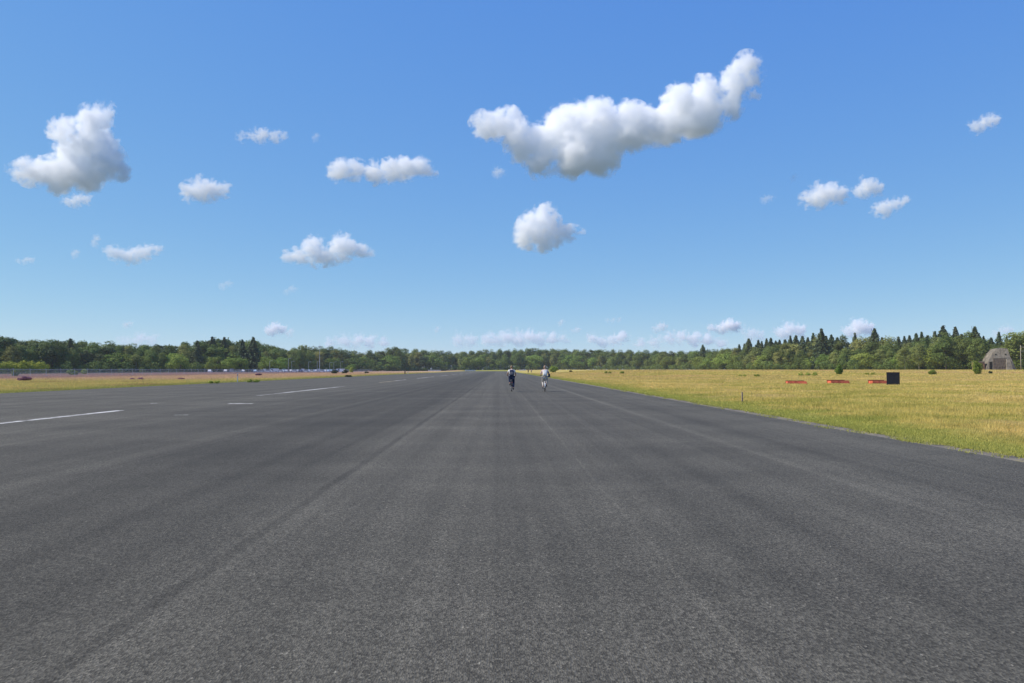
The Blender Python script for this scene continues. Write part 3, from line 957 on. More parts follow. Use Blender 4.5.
# ------------------------------------------------------------------ shrubs, heather clumps and tufts in the field
def shrub(name, kind, px0, px1, row_top, row_base, label, group=None, cat='bush', dens=2400, leaf=.05, Y=None):
    pxc = (px0 + px1) / 2
    g = on_ground(pxc, row_base) if Y is None else Vector((gx(pxc, Y), Y, gz(gx(pxc, Y), Y)))
    wdt = (px1 - px0) * g.y / F_PX
    h_ = CAM_H + (HOR_Y - row_top) * g.y / F_PX - g.z
    rg_ = np.random.default_rng(abs(int(px0 * 10)) + 4)
    n_ = max(1, int(round(wdt / max(h_, .2) / 2.0)))
    if wdt > 20: n_ = 11
    V3, T3, C3 = [], [], []; o_ = 0
    for i in range(n_):
        P, Q = crown_points('bush', rg_, max(dens // n_, 700))
        V_, T_, t_ = leaf_quads(P, Q, leaf, rg_)
        w_ = wdt / n_
        cx = (i - (n_ - 1) / 2) * w_
        hh = h_ * rg_.uniform(.8, 1.05) * 1.32
        V3.append(V_ * np.array([w_ * (.92 if wdt < 20 else 2.0), min(w_, h_ * 1.6) * .92, hh]) + np.array([cx, rg_.normal(0, .08) * h_, -.05 * h_])); T3.append(T_ + o_); C3.append(t_); o_ += len(V_)
    r = empty(name, (g.x, g.y, g.z - .02))
    tag(r, label, cat, group)
    c = tri_mesh('foliage', np.concatenate(V3), np.concatenate(T3), LM[kind], parent=r, colattr=np.concatenate(C3))
    Vs, Fs = [], []
    for k in range(5):
        a = k * 1.3
        tube(Vs, Fs, [(0, 0, -.03), (math.cos(a) * wdt * .08, math.sin(a) * wdt * .08, h_ * .3), (math.cos(a) * wdt * .2, math.sin(a) * .2 * min(wdt, h_), h_ * .6)], [.03 * h_, .02 * h_, .008 * h_], 5)
    link_mesh('stem', Vs, Fs, bark, r)
    return r


shrub('heather_clump', 'heather', 16, 32, 375.8, 381.3, 'pinkish purple heather clump in the yellow grass at the far left', cat='heather')
shrub('heather_clump', 'heather', 129, 144, 377, 380.3, 'flat brownish heather clump on the left verge beside the long dash', cat='heather')
shrub('heather_clump', 'heather', 177, 185.5, 376.8, 380, 'small dark brownish heather clump right of the flat one', cat='heather')
shrub('heather_clump', 'heather', 255, 262, 373.3, 375.8, 'small dark heather clump in front of the first parked cars', cat='heather')
shrub('shrub', 'tuft', 246, 260, 379, 382.3, 'low bright green tuft on the left verge beside the white post', cat='shrub')
shrub('shrub', 'tuft', 207, 221, 380.2, 383.4, 'low dull green tuft on the left verge left of the white post', cat='shrub')
shrub('shrub', 'dark', 331, 338, 370.8, 373.8, 'dark bush by the left verge, leftmost of the three dark ones')
shrub('shrub', 'dark', 342, 348, 369.8, 373.6, 'taller dark bush by the left verge between two lower ones')
shrub('shrub', 'tuft', 349, 354, 367.6, 372.4, 'yellow green bush by the left verge right of the dark bushes')
shrub('shrub', 'dark', 345, 352, 374.6, 377, 'low dark bush at the very edge of the runway on the left')
shrub('shrub', 'dark', 364, 369, 371.2, 373.4, 'little dark bush on the sandy tip of the left verge')
shrub('shrub', 'willow', 12, 19, 368.5, 376.5, 'upright green shrub just left of the pinkish heather clump')
shrub('shrub', 'willow', 66, 77, 368.4, 375.4, 'round green shrub in front of the fence on the left')
shrub('shrub', 'tuft', 80, 88, 369.4, 374.6, 'low yellow green shrub in front of the fence on the left')
shrub('shrub', 'willow', 548, 558.5, 365, 372.6, 'bright green bush at the right edge of the runway behind the right rider')
shrub('shrub', 'dark', 569, 573, 370, 372.3, 'tiny dark bush in the field right of the bright green bush')
shrub('shrub', 'tuft', 604, 612, 371, 373.6, 'low light green shrub in the field, left one of a pair')
shrub('shrub', 'tuft', 619, 625, 371, 374, 'low light green shrub in the field, right one of a pair')
shrub('shrub', 'tuft', 738, 747, 374, 376.8, 'low shrub in the field left of the orange boxes, left one of two')
shrub('shrub', 'tuft', 753, 760, 374, 377.2, 'low shrub in the field left of the orange boxes, right one of two')
shrub('shrub', 'tuft', 797, 818, 372.3, 376, 'wide low green bramble patch behind the first orange box')
shrub('shrub', 'willow', 834.5, 843, 364, 375, 'upright round green bush between the first two orange boxes')
shrub('shrub', 'tuft', 864, 876, 372, 375, 'low light green shrub behind the third orange box')
shrub('shrub', 'willow', 928, 937, 370, 375, 'small green shrub in the field right of the black board')
shrub('shrub', 'willow', 971.5, 982, 360.5, 374.5, 'round bright green bush in front of the left side of the concrete shelter')
shrub('shrub', 'dark', 988, 993, 371, 374, 'small dark shrub at the foot of the shelter doors')
hd = shrub('gorse_hedge', 'gorse', -45, 44, 360.8, 372.5, 'long yellow green gorse bank below the trees at the far left', cat='hedge', leaf=.055, Y=330)

# ------------------------------------------------------------------ mesh building helpers
class MB:
    def __init__(self): self.V, self.F = [], []

    def box(self, x0, x1, y0, y1, z0, z1, M=None):
        k = len(self.V)
        vs_ = [(x, y, z) for z in (z0, z1) for y in (y0, y1) for x in (x0, x1)]
        if M: vs_ = [tuple(M @ Vector(v)) for v in vs_]
        self.V += vs_
        self.F += [tuple(k + i for i in f) for f in ((0, 2, 3, 1), (4, 5, 7, 6), (0, 1, 5, 4), (2, 6, 7, 3), (0, 4, 6, 2), (1, 3, 7, 5))]
        return self

    def tube(self, pts, r, seg=8):
        rads = r if isinstance(r, (list, tuple)) else [r] * len(pts)
        tube(self.V, self.F, pts, rads, seg)
        return self

    def prism(self, poly, y0, y1, taper=None):
        """poly: (x, z) outline extruded along y; taper scales the far end round the outline's centre line"""
        k = len(self.V); n_ = len(poly)
        for y in (y0, y1):
            for (x, z) in poly: self.V.append((x, y, z))
        self.F.append(tuple(k + i for i in range(n_)))
        self.F.append(tuple(k + n_ + i for i in range(n_))[::-1])
        for i in range(n_): self.F.append((k + i, k + n_ + i, k + n_ + (i + 1) % n_, k + (i + 1) % n_))
        return self

    def torus(self, c, R_, r, seg=28, rs=8, axis='x'):
        k = len(self.V)
        for i in range(seg):
            a = 2 * PI * i / seg
            for j in range(rs):
                b_ = 2 * PI * j / rs
                rad = R_ + r * math.cos(b_)
                p = (r * math.sin(b_), rad * math.cos(a), rad * math.sin(a))
                self.V.append((c[0] + p[0], c[1] + p[1], c[2] + p[2]))
        for i in range(seg):
            for j in range(rs):
                self.F.append((k + i * rs + j, k + ((i + 1) % seg) * rs + j, k + ((i + 1) % seg) * rs + (j + 1) % rs, k + i * rs + (j + 1) % rs))
        return self

    def ball(self, c, rx, ry=None, rz=None, seg=12, rings=8):
        ry = ry or rx; rz = rz or rx
        k = len(self.V)
        self.V.append((c[0], c[1], c[2] + rz))
        for i in range(1, rings):
            t = PI * i / rings
            for j in range(seg):
                a = 2 * PI * j / seg
                self.V.append((c[0] + rx * math.sin(t) * math.cos(a), c[1] + ry * math.sin(t) * math.sin(a), c[2] + rz * math.cos(t)))
        self.V.append((c[0], c[1], c[2] - rz))
        last = len(self.V) - 1
        for j in range(seg):
            self.F.append((k, k + 1 + j, k + 1 + (j + 1) % seg))
            self.F.append((last, last - 1 - j, last - 1 - (j + 1) % seg))
        for i in range(rings - 2):
            for j in range(seg):
                a = k + 1 + i * seg + j; b_ = k + 1 + i * seg + (j + 1) % seg
                self.F.append((a, a + seg, b_ + seg, b_))
        return self

    def build(self, name, mat, parent=None, smooth=False, bevel=0):
        o = link_mesh(name, self.V, self.F, mat, parent, smooth)
        bm = bmesh.new(); bm.from_mesh(o.data)
        bmesh.ops.recalc_face_normals(bm, faces=bm.faces)
        if bevel:
            bmesh.ops.bevel(bm, geom=[e for e in bm.edges if len(e.link_faces) == 2 and e.calc_face_angle(0) > .5], offset=bevel, segments=2, affect='EDGES', profile=.6)
        bm.to_mesh(o.data); bm.free()
        return o


def copy_tree(o, parent=None):
    c = o.copy(); COL.objects.link(c)
    if parent: c.parent = parent
    for ch in list(o.children): copy_tree(ch, c)
    return c


M_ = {
    'black': simple_mat('black_rubber', (0.02, 0.02, 0.02), .8, .3),
    'steel': simple_mat('brushed_steel', (0.45, 0.46, 0.48), .35, .5, .9),
    'galv': simple_mat('galvanised_steel', (0.47, 0.50, 0.54), .6, .5, .1),
    'board': simple_mat('black_board_paint', (0.012, 0.013, 0.022), .55, .4, var=.2),
    'orange': simple_mat('orange_red_paint', (0.55, 0.12, 0.06), .7, .3, var=.35, vscale=2),
    'orange_dark': simple_mat('dark_red_inside', (0.16, 0.025, 0.02), .7, .2),  # darker red for the back board and bottom of the boxes
    'white': simple_mat('white_paint', (0.72, 0.72, 0.70), .45, .4, var=.05),
    'wood': simple_mat('weathered_wood', (0.22, 0.18, 0.14), .9, .2, var=.3),
    'greyred': simple_mat('faded_post_paint', (0.30, 0.22, 0.20), .8, .2, var=.25),
    'concrete': simple_mat('weathered_concrete', (0.30, 0.265, 0.22), .9, .2, var=.32, vscale=.9, bump=.4),
    'roofc': simple_mat('mossy_shelter_roof', (0.17, 0.15, 0.12), .95, .15, var=.4, vscale=.7, bump=.5),
    'door': simple_mat('rusty_grey_steel_door', (0.14, 0.11, 0.09), .75, .3, var=.35, vscale=1.2),
    'dark': simple_mat('near_black', (0.02, 0.018, 0.018), .9, .1),
    'brick': simple_mat('faded_red_brick', (0.24, 0.13, 0.10), .9, .2, var=.3, vscale=3),
    'glass': simple_mat('dark_car_glass', (0.03, 0.04, 0.05), .08, .6, var=.05),
    'lamp': simple_mat('clear_lamp_plastic', (0.6, 0.6, 0.6), .2, .6),
    'red': simple_mat('red_lamp_plastic', (0.45, 0.02, 0.02), .3, .5),
    'ceramic': simple_mat('white_insulator', (0.6, 0.58, 0.55), .3, .5),
}

# ------------------------------------------------------------------ objects on the right
g = on_ground(742, 402.6)
t = empty('marker_post', g)
tag(t, 'thin weathered post alone in the grass near the right edge of the runway', 'post')
MB().box(-.028, .028, -.028, .028, -.1, .46).build('post', M_['greyred'], t, bevel=.004)
MB().prism([(-.028, .46), (.028, .46), (0, .495)], -.028, .028).build('cap', M_['wood'], t)

for (a_, b_, tp, bs, hb, lb) in ((786, 806, 381.6, 384.6, -.12, 'low orange red box left of the upright bush, leftmost of three'),
                                 (828, 848, 381.0, 384.3, .05, 'low orange red box below the upright bush, middle of three'),
                                 (869.5, 887.5, 381.1, 384.6, .03, 'low orange red box half hidden at the left of the black board')):
    g = on_ground((a_ + b_) / 2, bs)
    w_ = (b_ - a_) * g.y / F_PX; h_ = (bs - tp) * g.y / F_PX + .05
    t = empty('open_box', g, hb)
    tag(t, lb, 'box', 'orange boxes lying in the field')
    d_ = 1.15; k = .05
    m = MB()   # sloping front board, lower back and two side boards
    m.V += [(-w_ / 2, -d_ / 2, 0), (w_ / 2, -d_ / 2, 0), (w_ / 2 - .12, -d_ / 2 + .12, h_), (-w_ / 2 + .12, -d_ / 2 + .12, h_),
            (-w_ / 2 + .04, -d_ / 2 + k, 0), (w_ / 2 - .04, -d_ / 2 + k, 0), (w_ / 2 - .16, -d_ / 2 + .12 + k, h_), (-w_ / 2 + .16, -d_ / 2 + .12 + k, h_)]
    m.F += [(0, 1, 2, 3), (5, 4, 7, 6), (3, 2, 6, 7), (0, 3, 7, 4), (1, 5, 6, 2), (0, 4, 5, 1)]
    m.build('front_board', M_['orange'], t)
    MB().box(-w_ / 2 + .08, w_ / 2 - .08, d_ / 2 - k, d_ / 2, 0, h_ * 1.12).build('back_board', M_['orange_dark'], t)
    for s in (-1, 1):
        MB().box(s * (w_ / 2 - .13) - .02, s * (w_ / 2 - .13) + .02, -d_ / 2 + .2, d_ / 2 - k - .003, 0, h_ * .95).build('side_board', M_['orange'], t)
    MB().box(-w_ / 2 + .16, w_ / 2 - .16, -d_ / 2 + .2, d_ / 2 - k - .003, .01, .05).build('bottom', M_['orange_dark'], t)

g = on_ground(893, 386.0)
S = g.y / F_PX
t = empty('sign_board', g, -.30)
tag(t, 'upright nearly square black board standing in the field on short feet', 'board')
MB().box(-6.1 * S, 6.1 * S, -.03, .03, .04, 13.8 * S).build('panel', M_['board'], t, bevel=.008)
for s in (-1, 1):
    MB().box(s * 4.6 * S - .04, s * 4.6 * S + .04, .035, .10, -.02, 12.6 * S).build('upright', M_['galv'], t)
    MB().box(s * 4.6 * S - .05, s * 4.6 * S + .05, -.32, .42, .0, .09).build('foot', M_['wood'], t)
MB().box(-5.9 * S, 5.9 * S, .036, .07, 6.4 * S, 6.4 * S + .05).build('brace', M_['galv'], t)

# concrete aircraft shelter
YS = 352.0
S = YS / F_PX
xc = gx(1000, YS)
z0 = gz(xc, YS)
t = empty('concrete_shelter', (xc, YS, z0), -.36)
t.scale = (.90, 1, 1)
tag(t, 'old grey concrete shelter with sloping sides, flat top and rusty doors before the wood', 'building')
def P2(px, row): return ((px - 1000) * S, (HOR_Y - row) * S + CAM_H - z0)
outer = [P2(985.4, 371), P2(989.2, 359.3), P2(993, 353), P2(997.8, 348.4), P2(1002, 347.6), P2(1008.2, 348.6), P2(1010.3, 356), P2(1016.8, 371)]
MB().prism(outer, .35, 15).build('roof', M_['roofc'], t)
face = [(x * .985, z * .985) for x, z in outer]
MB().prism(face, 0, .347).build('wall', M_['concrete'], t)
for i in range(4):
    a = 993.4 + i * 3.0
    x0, _ = P2(a, 0); x1, _ = P2(a + 2.9, 0); z1 = P2(0, 358.4)[1]
    d_ = MB().box(x0, x1, -.12, -.003, .02, z1).build('door', M_['door'], t)
    MB().box(x1 - .12, x1 - .03, -.18, -.123, .9, 1.3).build('handle', M_['dark'], d_)
    for q in (.25, .5, .75): MB().box(x0 + .05, x1 - .05, -.15, -.123, z1 * q, z1 * q + .08).build('rail', M_['door'], d_)
x0, z1 = P2(992.9, 358.0); x1, _ = P2(1005.8, 0)
MB().box(x0, x1, -.16, -.003, z1 + .01, z1 + .28).build('lintel', M_['concrete'], t)
for px_ in (996, 1005.6):
    x_, z_ = P2(px_, 354.2)
    w_ = MB().box(x_ - .42, x_ + .42, -.06, -.003, z_ - .3, z_ + .3).build('window', M_['concrete'], t)
    MB().box(x_ - .34, x_ + .34, -.075, -.062, z_ - .23, z_ + .23).build('pane', M_['dark'], w_)
x0, z1 = P2(989.6, 361.6); x1, _ = P2(992.6, 0)
MB().box(x0, x1, -.05, -.003, .02, z1).build('opening_shade', M_['dark'], t)  # solid slab; the shade inside the doorway is put into its black colour
x0, _ = P2(1006.2, 0); x1, z1 = P2(1009.2, 359)
MB().prism([(x0, 0), (x1 + 1.4, 0), (x1, z1), (x0, z1)], -.9, -.003).build('buttress', M_['concrete'], t)
# lean-to beside it
x0, z1 = P2(974.8, 361.6); x1, _ = P2(985.2, 0)
an = MB().box(x0, x1, .6, 6, 0, z1 - .25).build('side_building', M_['brick'], t)
MB().prism([(x0 - .2, z1 - .245), (x1 - .02, z1 - .245), (x1 - .02, z1 + .25), (x0 - .2, z1)], .4, 6.2).build('roof', M_['roofc'], an)
MB().box(x0 + 1.2, x0 + 2.1, .53, .597, .02, 2.0).build('door', M_['dark'], an)

# utility pole
YP = 340.0
xp = gx(1021, YP); zp = gz(xp, YP); S = YP / F_PX
t = empty('utility_pole', (xp, YP, zp), 0)
tag(t, 'pale wooden utility pole with two short crossarms at the right edge', 'utility pole')
hp = (HOR_Y - 345) * S + CAM_H - zp
MB().tube([(0, 0, -.3), (0, 0, hp * .5), (0, 0, hp)], [.17, .14, .11], 10).build('pole', simple_mat('pale_pole_wood', (0.36, 0.32, 0.26), .9, .2, var=.2), t, True)
for zz in (hp - 1.0, hp - 2.6):
    ca = MB().box(-.25, 1.7, -.22, -.12, zz, zz + .14).build('crossarm', M_['wood'], t)
    for xx in (-.12, .5, 1.05, 1.55): MB().tube([(xx, -.17, zz + .143), (xx, -.17, zz + .42)], [.06, .04], 8).build('insulator', M_['ceramic'], ca)

# ------------------------------------------------------------------ left side: fence, posts, lamps, cars
FX = -97.0
fy = list(np.arange(96, 640, 6.0))
t = empty('fence', (FX, 96, 0))
tag(t, 'long grey wire mesh fence with steel posts between the heather and the car park', 'fence')
pm = MB().tube([(0, 0, -.1), (0, 0, 1.62)], .035, 6).tube([(0, 0, 1.62), (-.16, 0, 1.80)], .03, 6)
p0 = pm.build('post', M_['galv'], t)
for i, y in enumerate(fy):
    q = p0 if i == 0 else p0.copy()
    if i: COL.objects.link(q); q.parent = t
    q.location = (0, y - 96, gz(FX, y))
V_, F_ = [], []
def rail(z, r):
    tube(V_, F_, [(-.0, y - 96, gz(FX, y) + z) for y in fy], [r] * len(fy), 4)
rail(1.58, .028)
top = link_mesh('top_rail', V_, F_, M_['galv'], t)
V_, F_ = [], []
for z in (.08, .8): rail(z, .012)
k_ = 0
for a, b_ in zip(fy[:-1], fy[1:]):     # diagonal mesh wires, coarser with distance
    st = .12 if a < 220 else .25 if a < 400 else .5
    th = .0035 * st / .06
    y = a
    while y < b_:
        for dy in (1.5, -1.5):
            y1 = y + dy
            k = len(V_)
            zA, zB = gz(FX, y) + .06, gz(FX, y) + 1.56
            V_ += [(.04, y - 96 - th, zA), (.04, y - 96 + th, zA), (.04, y1 - 96 + th, zB), (.04, y1 - 96 - th, zB)]
            F_.append((k, k + 1, k + 2, k + 3))
        y += st
link_mesh('wire_mesh', V_, F_, M_['galv'], t)

g = on_ground(237.6, 382)
t = empty('marker_post', g)
tag(t, 'slim white post on the left verge in front of the heath', 'post')
MB().box(-.05, .05, -.04, .04, -.1, 1.05).build('post', M_['white'], t, bevel=.008)
MB().box(-.051, .051, -.046, -.042, .78, .93).build('reflector', M_['red'], t)
g = on_ground(405, 374)
t = empty('marker_post', g)
tag(t, 'short dark post at the end of the left verge', 'post')
MB().box(-.16, .16, -.12, .12, 0, 1.05).build('post', M_['black'], t, bevel=.02)
MB().box(-.19, .19, -.15, .15, 1.05, 1.12).build('cap', M_['galv'], t)
g = on_ground(408, 373.6)
t = empty('marker_post', g)
tag(t, 'short white post just right of the short dark one', 'post')
MB().box(-.12, .12, -.1, .1, 0, .8).build('post', M_['white'], t, bevel=.02)
MB().box(-.13, .13, -.11, -.102, .5, .62).build('reflector', M_['red'], t)

# barriers at the far end of the runway
for (a_, b_, Y_, zt, lb) in ((465, 475.5, 700, 1.35, 'long low white barrier across the far end of the runway left of the riders'),
                             (428, 441, 760, 1.45, 'long low white barrier at the runway end, further left'),
                             (519, 526, 770, 2.3, 'pale low barrier at the runway end seen between the two riders')):
    x0, x1 = gx(a_, Y_), gx(b_, Y_)
    zb = max(gz((x0 + x1) / 2, Y_), 0)
    t = empty('road_barrier', ((x0 + x1) / 2, Y_, zb))
    tag(t, lb, 'barrier')
    hw = (x1 - x0) / 2
    for z in (.35, .8): MB().box(-hw, hw, -.06, -.003, z, z + .38).build('rail', M_['white'], t)
    for k in range(5):
        x = -hw + .3 + (2 * hw - .6) * k / 4
        MB().box(x - .08, x + .08, 0, .16, -.1, 1.2).build('post', M_['white'], t)

# lamps, mast
def pole_thing(name, px, Y, row_top, label, cat, group, mast=False):
    x = gx(px, Y); z = gz(x, Y)
    h_ = (HOR_Y - row_top) * Y / F_PX + CAM_H - z
    t = empty(name, (x, Y, z))
    tag(t, label, cat, group)
    if mast:
        MB().tube([(0, 0, -.2), (0, 0, h_ * .55), (0, 0, h_)], [.14, .11, .07], 10).build('pole', M_['galv'], t)
        MB().box(-.9, .9, -.08, .08, h_ - 1.4, h_ - 1.2).build('crossarm', M_['galv'], t)
        for s in (-.8, -.27, .27, .8): MB().box(s - .2, s + .2, -.3, -.083, h_ - 1.5, h_ - 1.1).build('floodlight', M_['galv'], t)
        MB().tube([(0, 0, h_), (0, 0, h_ + 1.6)], .035, 6).build('antenna', M_['steel'], t)
    else:
        MB().tube([(0, 0, -.2), (0, 0, h_ * .9), (0, 0, h_)], [.11, .085, .07], 8).build('pole', M_['steel'], t)
        MB().tube([(0, 0, h_ - .05), (.5, 0, h_ + .08), (1.0, 0, h_ + .1)], [.05, .045, .04], 6).build('arm', M_['steel'], t)
        MB().box(.85, 1.5, -.14, .14, h_ + .04, h_ + .16).build('lamp_head', M_['white'], t, bevel=.03)
    return t


pole_thing('light_mast', 319.6, 480, 344.5, 'tall grey mast rising above the trees behind the car park', 'mast', None, True)
for px_, top_, Y_, lb in ((269.6, 361, 450, 'lamp post at the left end of the car park'), (288.4, 358.5, 450, 'tall lamp post in the middle of the car park'), (291.6, 361.5, 470, 'lower lamp post just right of the tall one'),
                          (308.5, 362, 470, 'lamp post two places left of the tall mast'), (317.2, 361.5, 460, 'lamp post right against the left side of the tall mast'),
                          (329.7, 362.5, 480, 'first lamp post right of the tall mast'), (333.8, 362, 500, 'second lamp post right of the tall mast'), (340.5, 361.8, 520, 'third lamp post right of the tall mast')):
    pole_thing('lamp_post', px_, Y_, top_, lb, 'lamp post', 'lamp posts of the car park')


def car_mat(name, c): return simple_mat(name, c, .28, .55, var=.03)


CARP = {'white': car_mat('white_car_paint', (0.80, 0.80, 0.80)), 'silver': car_mat('silver_car_paint', (0.55, 0.57, 0.60)), 'dark blue': car_mat('blue_car_paint', (0.03, 0.05, 0.13)),
        'black': car_mat('black_car_paint', (0.02, 0.02, 0.022)), 'red': car_mat('red_car_paint', (0.35, 0.03, 0.03)), 'pale blue': car_mat('pale_blue_car_paint', (0.42, 0.55, 0.68))}


def make_car(paint, van=False):
    t = empty('parked_car', (0, 0, 0))
    hw = .88
    if van: prof = [(-2.4, .3), (2.4, .3), (2.45, .9), (2.2, 1.15), (1.55, 1.9), (1.3, 2.0), (-2.35, 2.0), (-2.42, 1.0)]
    else: prof = [(-2.1, .28), (2.1, .28), (2.16, .62), (2.02, .82), (1.1, .96), (.45, 1.44), (-1.1, 1.47), (-1.85, 1.02), (-2.12, .92)]
    # lengthwise along y; roof narrower than the body
    V_, F_ = [], []
    n_ = len(prof)
    for s in (-1, 1):
        for (y, z) in prof: V_.append((s * (hw if z < 1.0 else hw - .16), y, z))
    F_.append(tuple(range(n_))); F_.append(tuple(range(n_, 2 * n_))[::-1])
    for i in range(n_): F_.append((i, n_ + i, n_ + (i + 1) % n_, (i + 1) % n_))
    bo = link_mesh('body', V_, F_, paint, t)
    bm = bmesh.new(); bm.from_mesh(bo.data); bmesh.ops.triangulate(bm, faces=[f for f in bm.faces if len(f.verts) > 4])
    bmesh.ops.recalc_face_normals(bm, faces=bm.faces); bm.to_mesh(bo.data); bm.free()
    zr = 1.36 if not van else 1.75
    yb, yf = (-1.35, .55) if not van else (.4, 1.5)
    for s in (-1, 1):
        x0 = s * (hw - .02)
        m = MB(); k = .02
        xx = (hw - .16 + .006) * s
        m.V += [(s * (hw - .02), yb - .25, 1.02), (s * (hw - .02), yf + .35, 1.02), (xx, yf - .1, zr), (xx, yb + .1, zr)]
        m.V += [(v[0] + s * k, v[1], v[2]) for v in m.V[:4]]
        m.F += [(0, 1, 2, 3), (4, 7, 6, 5), (0, 4, 5, 1), (1, 5, 6, 2), (2, 6, 7, 3), (3, 7, 4, 0)]
        m.build('side_window', M_['glass'], t)
        for y in (-1.35, 1.35):
            w_ = MB().tube([(s * (hw - .2), y, .32), (s * (hw + .015), y, .32)], .32, 18).build('wheel', M_['black'], t)
            MB().tube([(s * (hw + .016), y, .32), (s * (hw + .03), y, .32)], .19, 14).build('rim', M_['steel'], w_)
        MB().box(s * .7 - .14, s * .7 + .14, 2.02 if not van else 2.4, 2.19 if not van else 2.47, .64, .78).build('headlight', M_['lamp'], t)
        MB().box(s * .74 - .1, s * .74 + .1, -2.16 if not van else -2.45, -2.05 if not van else -2.38, .74, .9).build('taillight', M_['red'], t)
    a, b_ = (((1.14, .98), (.5, 1.42)) if not van else ((2.17, 1.2), (1.62, 1.84)))
    m = MB(); m.V += [(-.74, a[0], a[1]), (.74, a[0], a[1]), (.64, b_[0], b_[1]), (-.64, b_[0], b_[1])]
    m.V += [(v[0], v[1] + .03, v[2] + .03) for v in m.V[:4]]
    m.F += [(0, 1, 2, 3), (4, 7, 6, 5), (0, 4, 5, 1), (1, 5, 6, 2), (2, 6, 7, 3), (3, 7, 4, 0)]
    m.build('windscreen', M_['glass'], t)
    return t


protos = {}
cars = [(210, 400, 'white', 0, .2, 'white car parked alone far left behind the fence'),
        (237.5, 430, 'white', 0, 1.5, 'white car parked alone below the round bright green trees'),
        (262, 440, 'silver', 0, 1.45, 'silver car, first of the main row in the car park'),
        (268, 440, 'white', 0, 1.6, 'white car, second of the main row in the car park'),
        (274, 444, 'white', 1, 1.55, 'white van, third of the main row in the car park'),
        (280.5, 448, 'white', 0, 1.4, 'white car just left of the tall lamp post'),
        (286, 450, 'silver', 0, .3, 'silver car seen from the front at the foot of the tall lamp post'),
        (294.5, 455, 'white', 0, 1.5, 'white car right of the tall lamp post'),
        (300.5, 455, 'dark blue', 0, .4, 'dark blue car between two pale ones left of the mast'),
        (306, 460, 'white', 0, 1.5, 'white car two places left of the tall mast'),
        (312, 462, 'silver', 0, 1.2, 'silver car right beside the foot of the tall mast'),
        (322, 470, 'white', 0, 1.5, 'white car just right of the tall mast'),
        (328, 475, 'pale blue', 0, .2, 'pale blue car between the first lamp posts right of the mast'),
        (334.5, 482, 'black', 0, 1.4, 'black car under the second lamp post right of the mast'),
        (340.5, 490, 'white', 1, 1.5, 'white van at the right end of the car park'),
        (249, 436, 'black', 0, 1.3, 'black car half hidden left of the main row')]
more = [(226, 442), (231.5, 446), (243.5, 450), (255.5, 452), (265, 470), (271.5, 474), (277.5, 478), (284, 480), (291, 482), (297.5, 486), (303, 488), (309, 492), (315.5, 494), (319, 500), (325, 502), (331, 506), (337.5, 512), (344, 520)]
for k, (px, Y) in enumerate(more):
    cars.append((px, Y, ('white', 'silver', 'white', 'pale blue')[k % 4], k % 3 == 1, .1 + (k % 3) * .05,
                 ('white', 'silver', 'white', 'pale blue')[k % 4] + (' van' if k % 3 == 1 else ' car') + ' in the back row of the car park, ' + ('left of the main row' if px < 260 else 'left of the tall mast' if px < 319 else 'right of the tall mast')))
for (px, Y, colr, van, rz, lb) in cars:
    key = (colr, van)
    if key not in protos: protos[key] = o = make_car(CARP[colr], bool(van))
    else: o = copy_tree(protos[key])
    x = gx(px, Y)
    o.location = (x, Y, gz(x, Y)); o.rotation_euler = (0, 0, rz)
    if van: o.name = 'parked_van'
    tag(o, lb, 'van' if van else 'car', 'vehicles in the car park behind the fence')


# ------------------------------------------------------------------ people
def skin_mesh(verts, edges, root=0, levels=2):
    me = bpy.data.meshes.new('skin')
    me.from_pydata([v[0] for v in verts], edges, [])
    o = bpy.data.objects.new('skin', me); COL.objects.link(o)
    o.modifiers.new('s', 'SKIN'); o.modifiers['s'].use_smooth_shade = True
    sv = me.skin_vertices[0].data
    for i, (p, r) in enumerate(verts):
        sv[i].radius = (r, r) if not isinstance(r, tuple) else r
        sv[i].use_root = (i == root)
    sub = o.modifiers.new('u', 'SUBSURF'); sub.levels = levels; sub.render_levels = levels
    dg = bpy.context.evaluated_depsgraph_get()
    m2 = bpy.data.meshes.new_from_object(o.evaluated_get(dg))
    bpy.data.objects.remove(o); bpy.data.meshes.remove(me)
    return m2


def merge_mesh(me, mb):
    bm = bmesh.new(); bm.from_mesh(me)
    vs_ = [bm.verts.new(v) for v in mb.V]
    for f in mb.F:
        try: bm.faces.new([vs_[i] for i in f]).smooth = True
        except ValueError: pass
    bm.to_mesh(me); bm.free()


def obj_from(me, name, mat, parent):
    me.materials.clear(); me.materials.append(mat); me.name = name
    o = bpy.data.objects.new(name, me); COL.objects.link(o)
    if parent: o.parent = parent
    return o


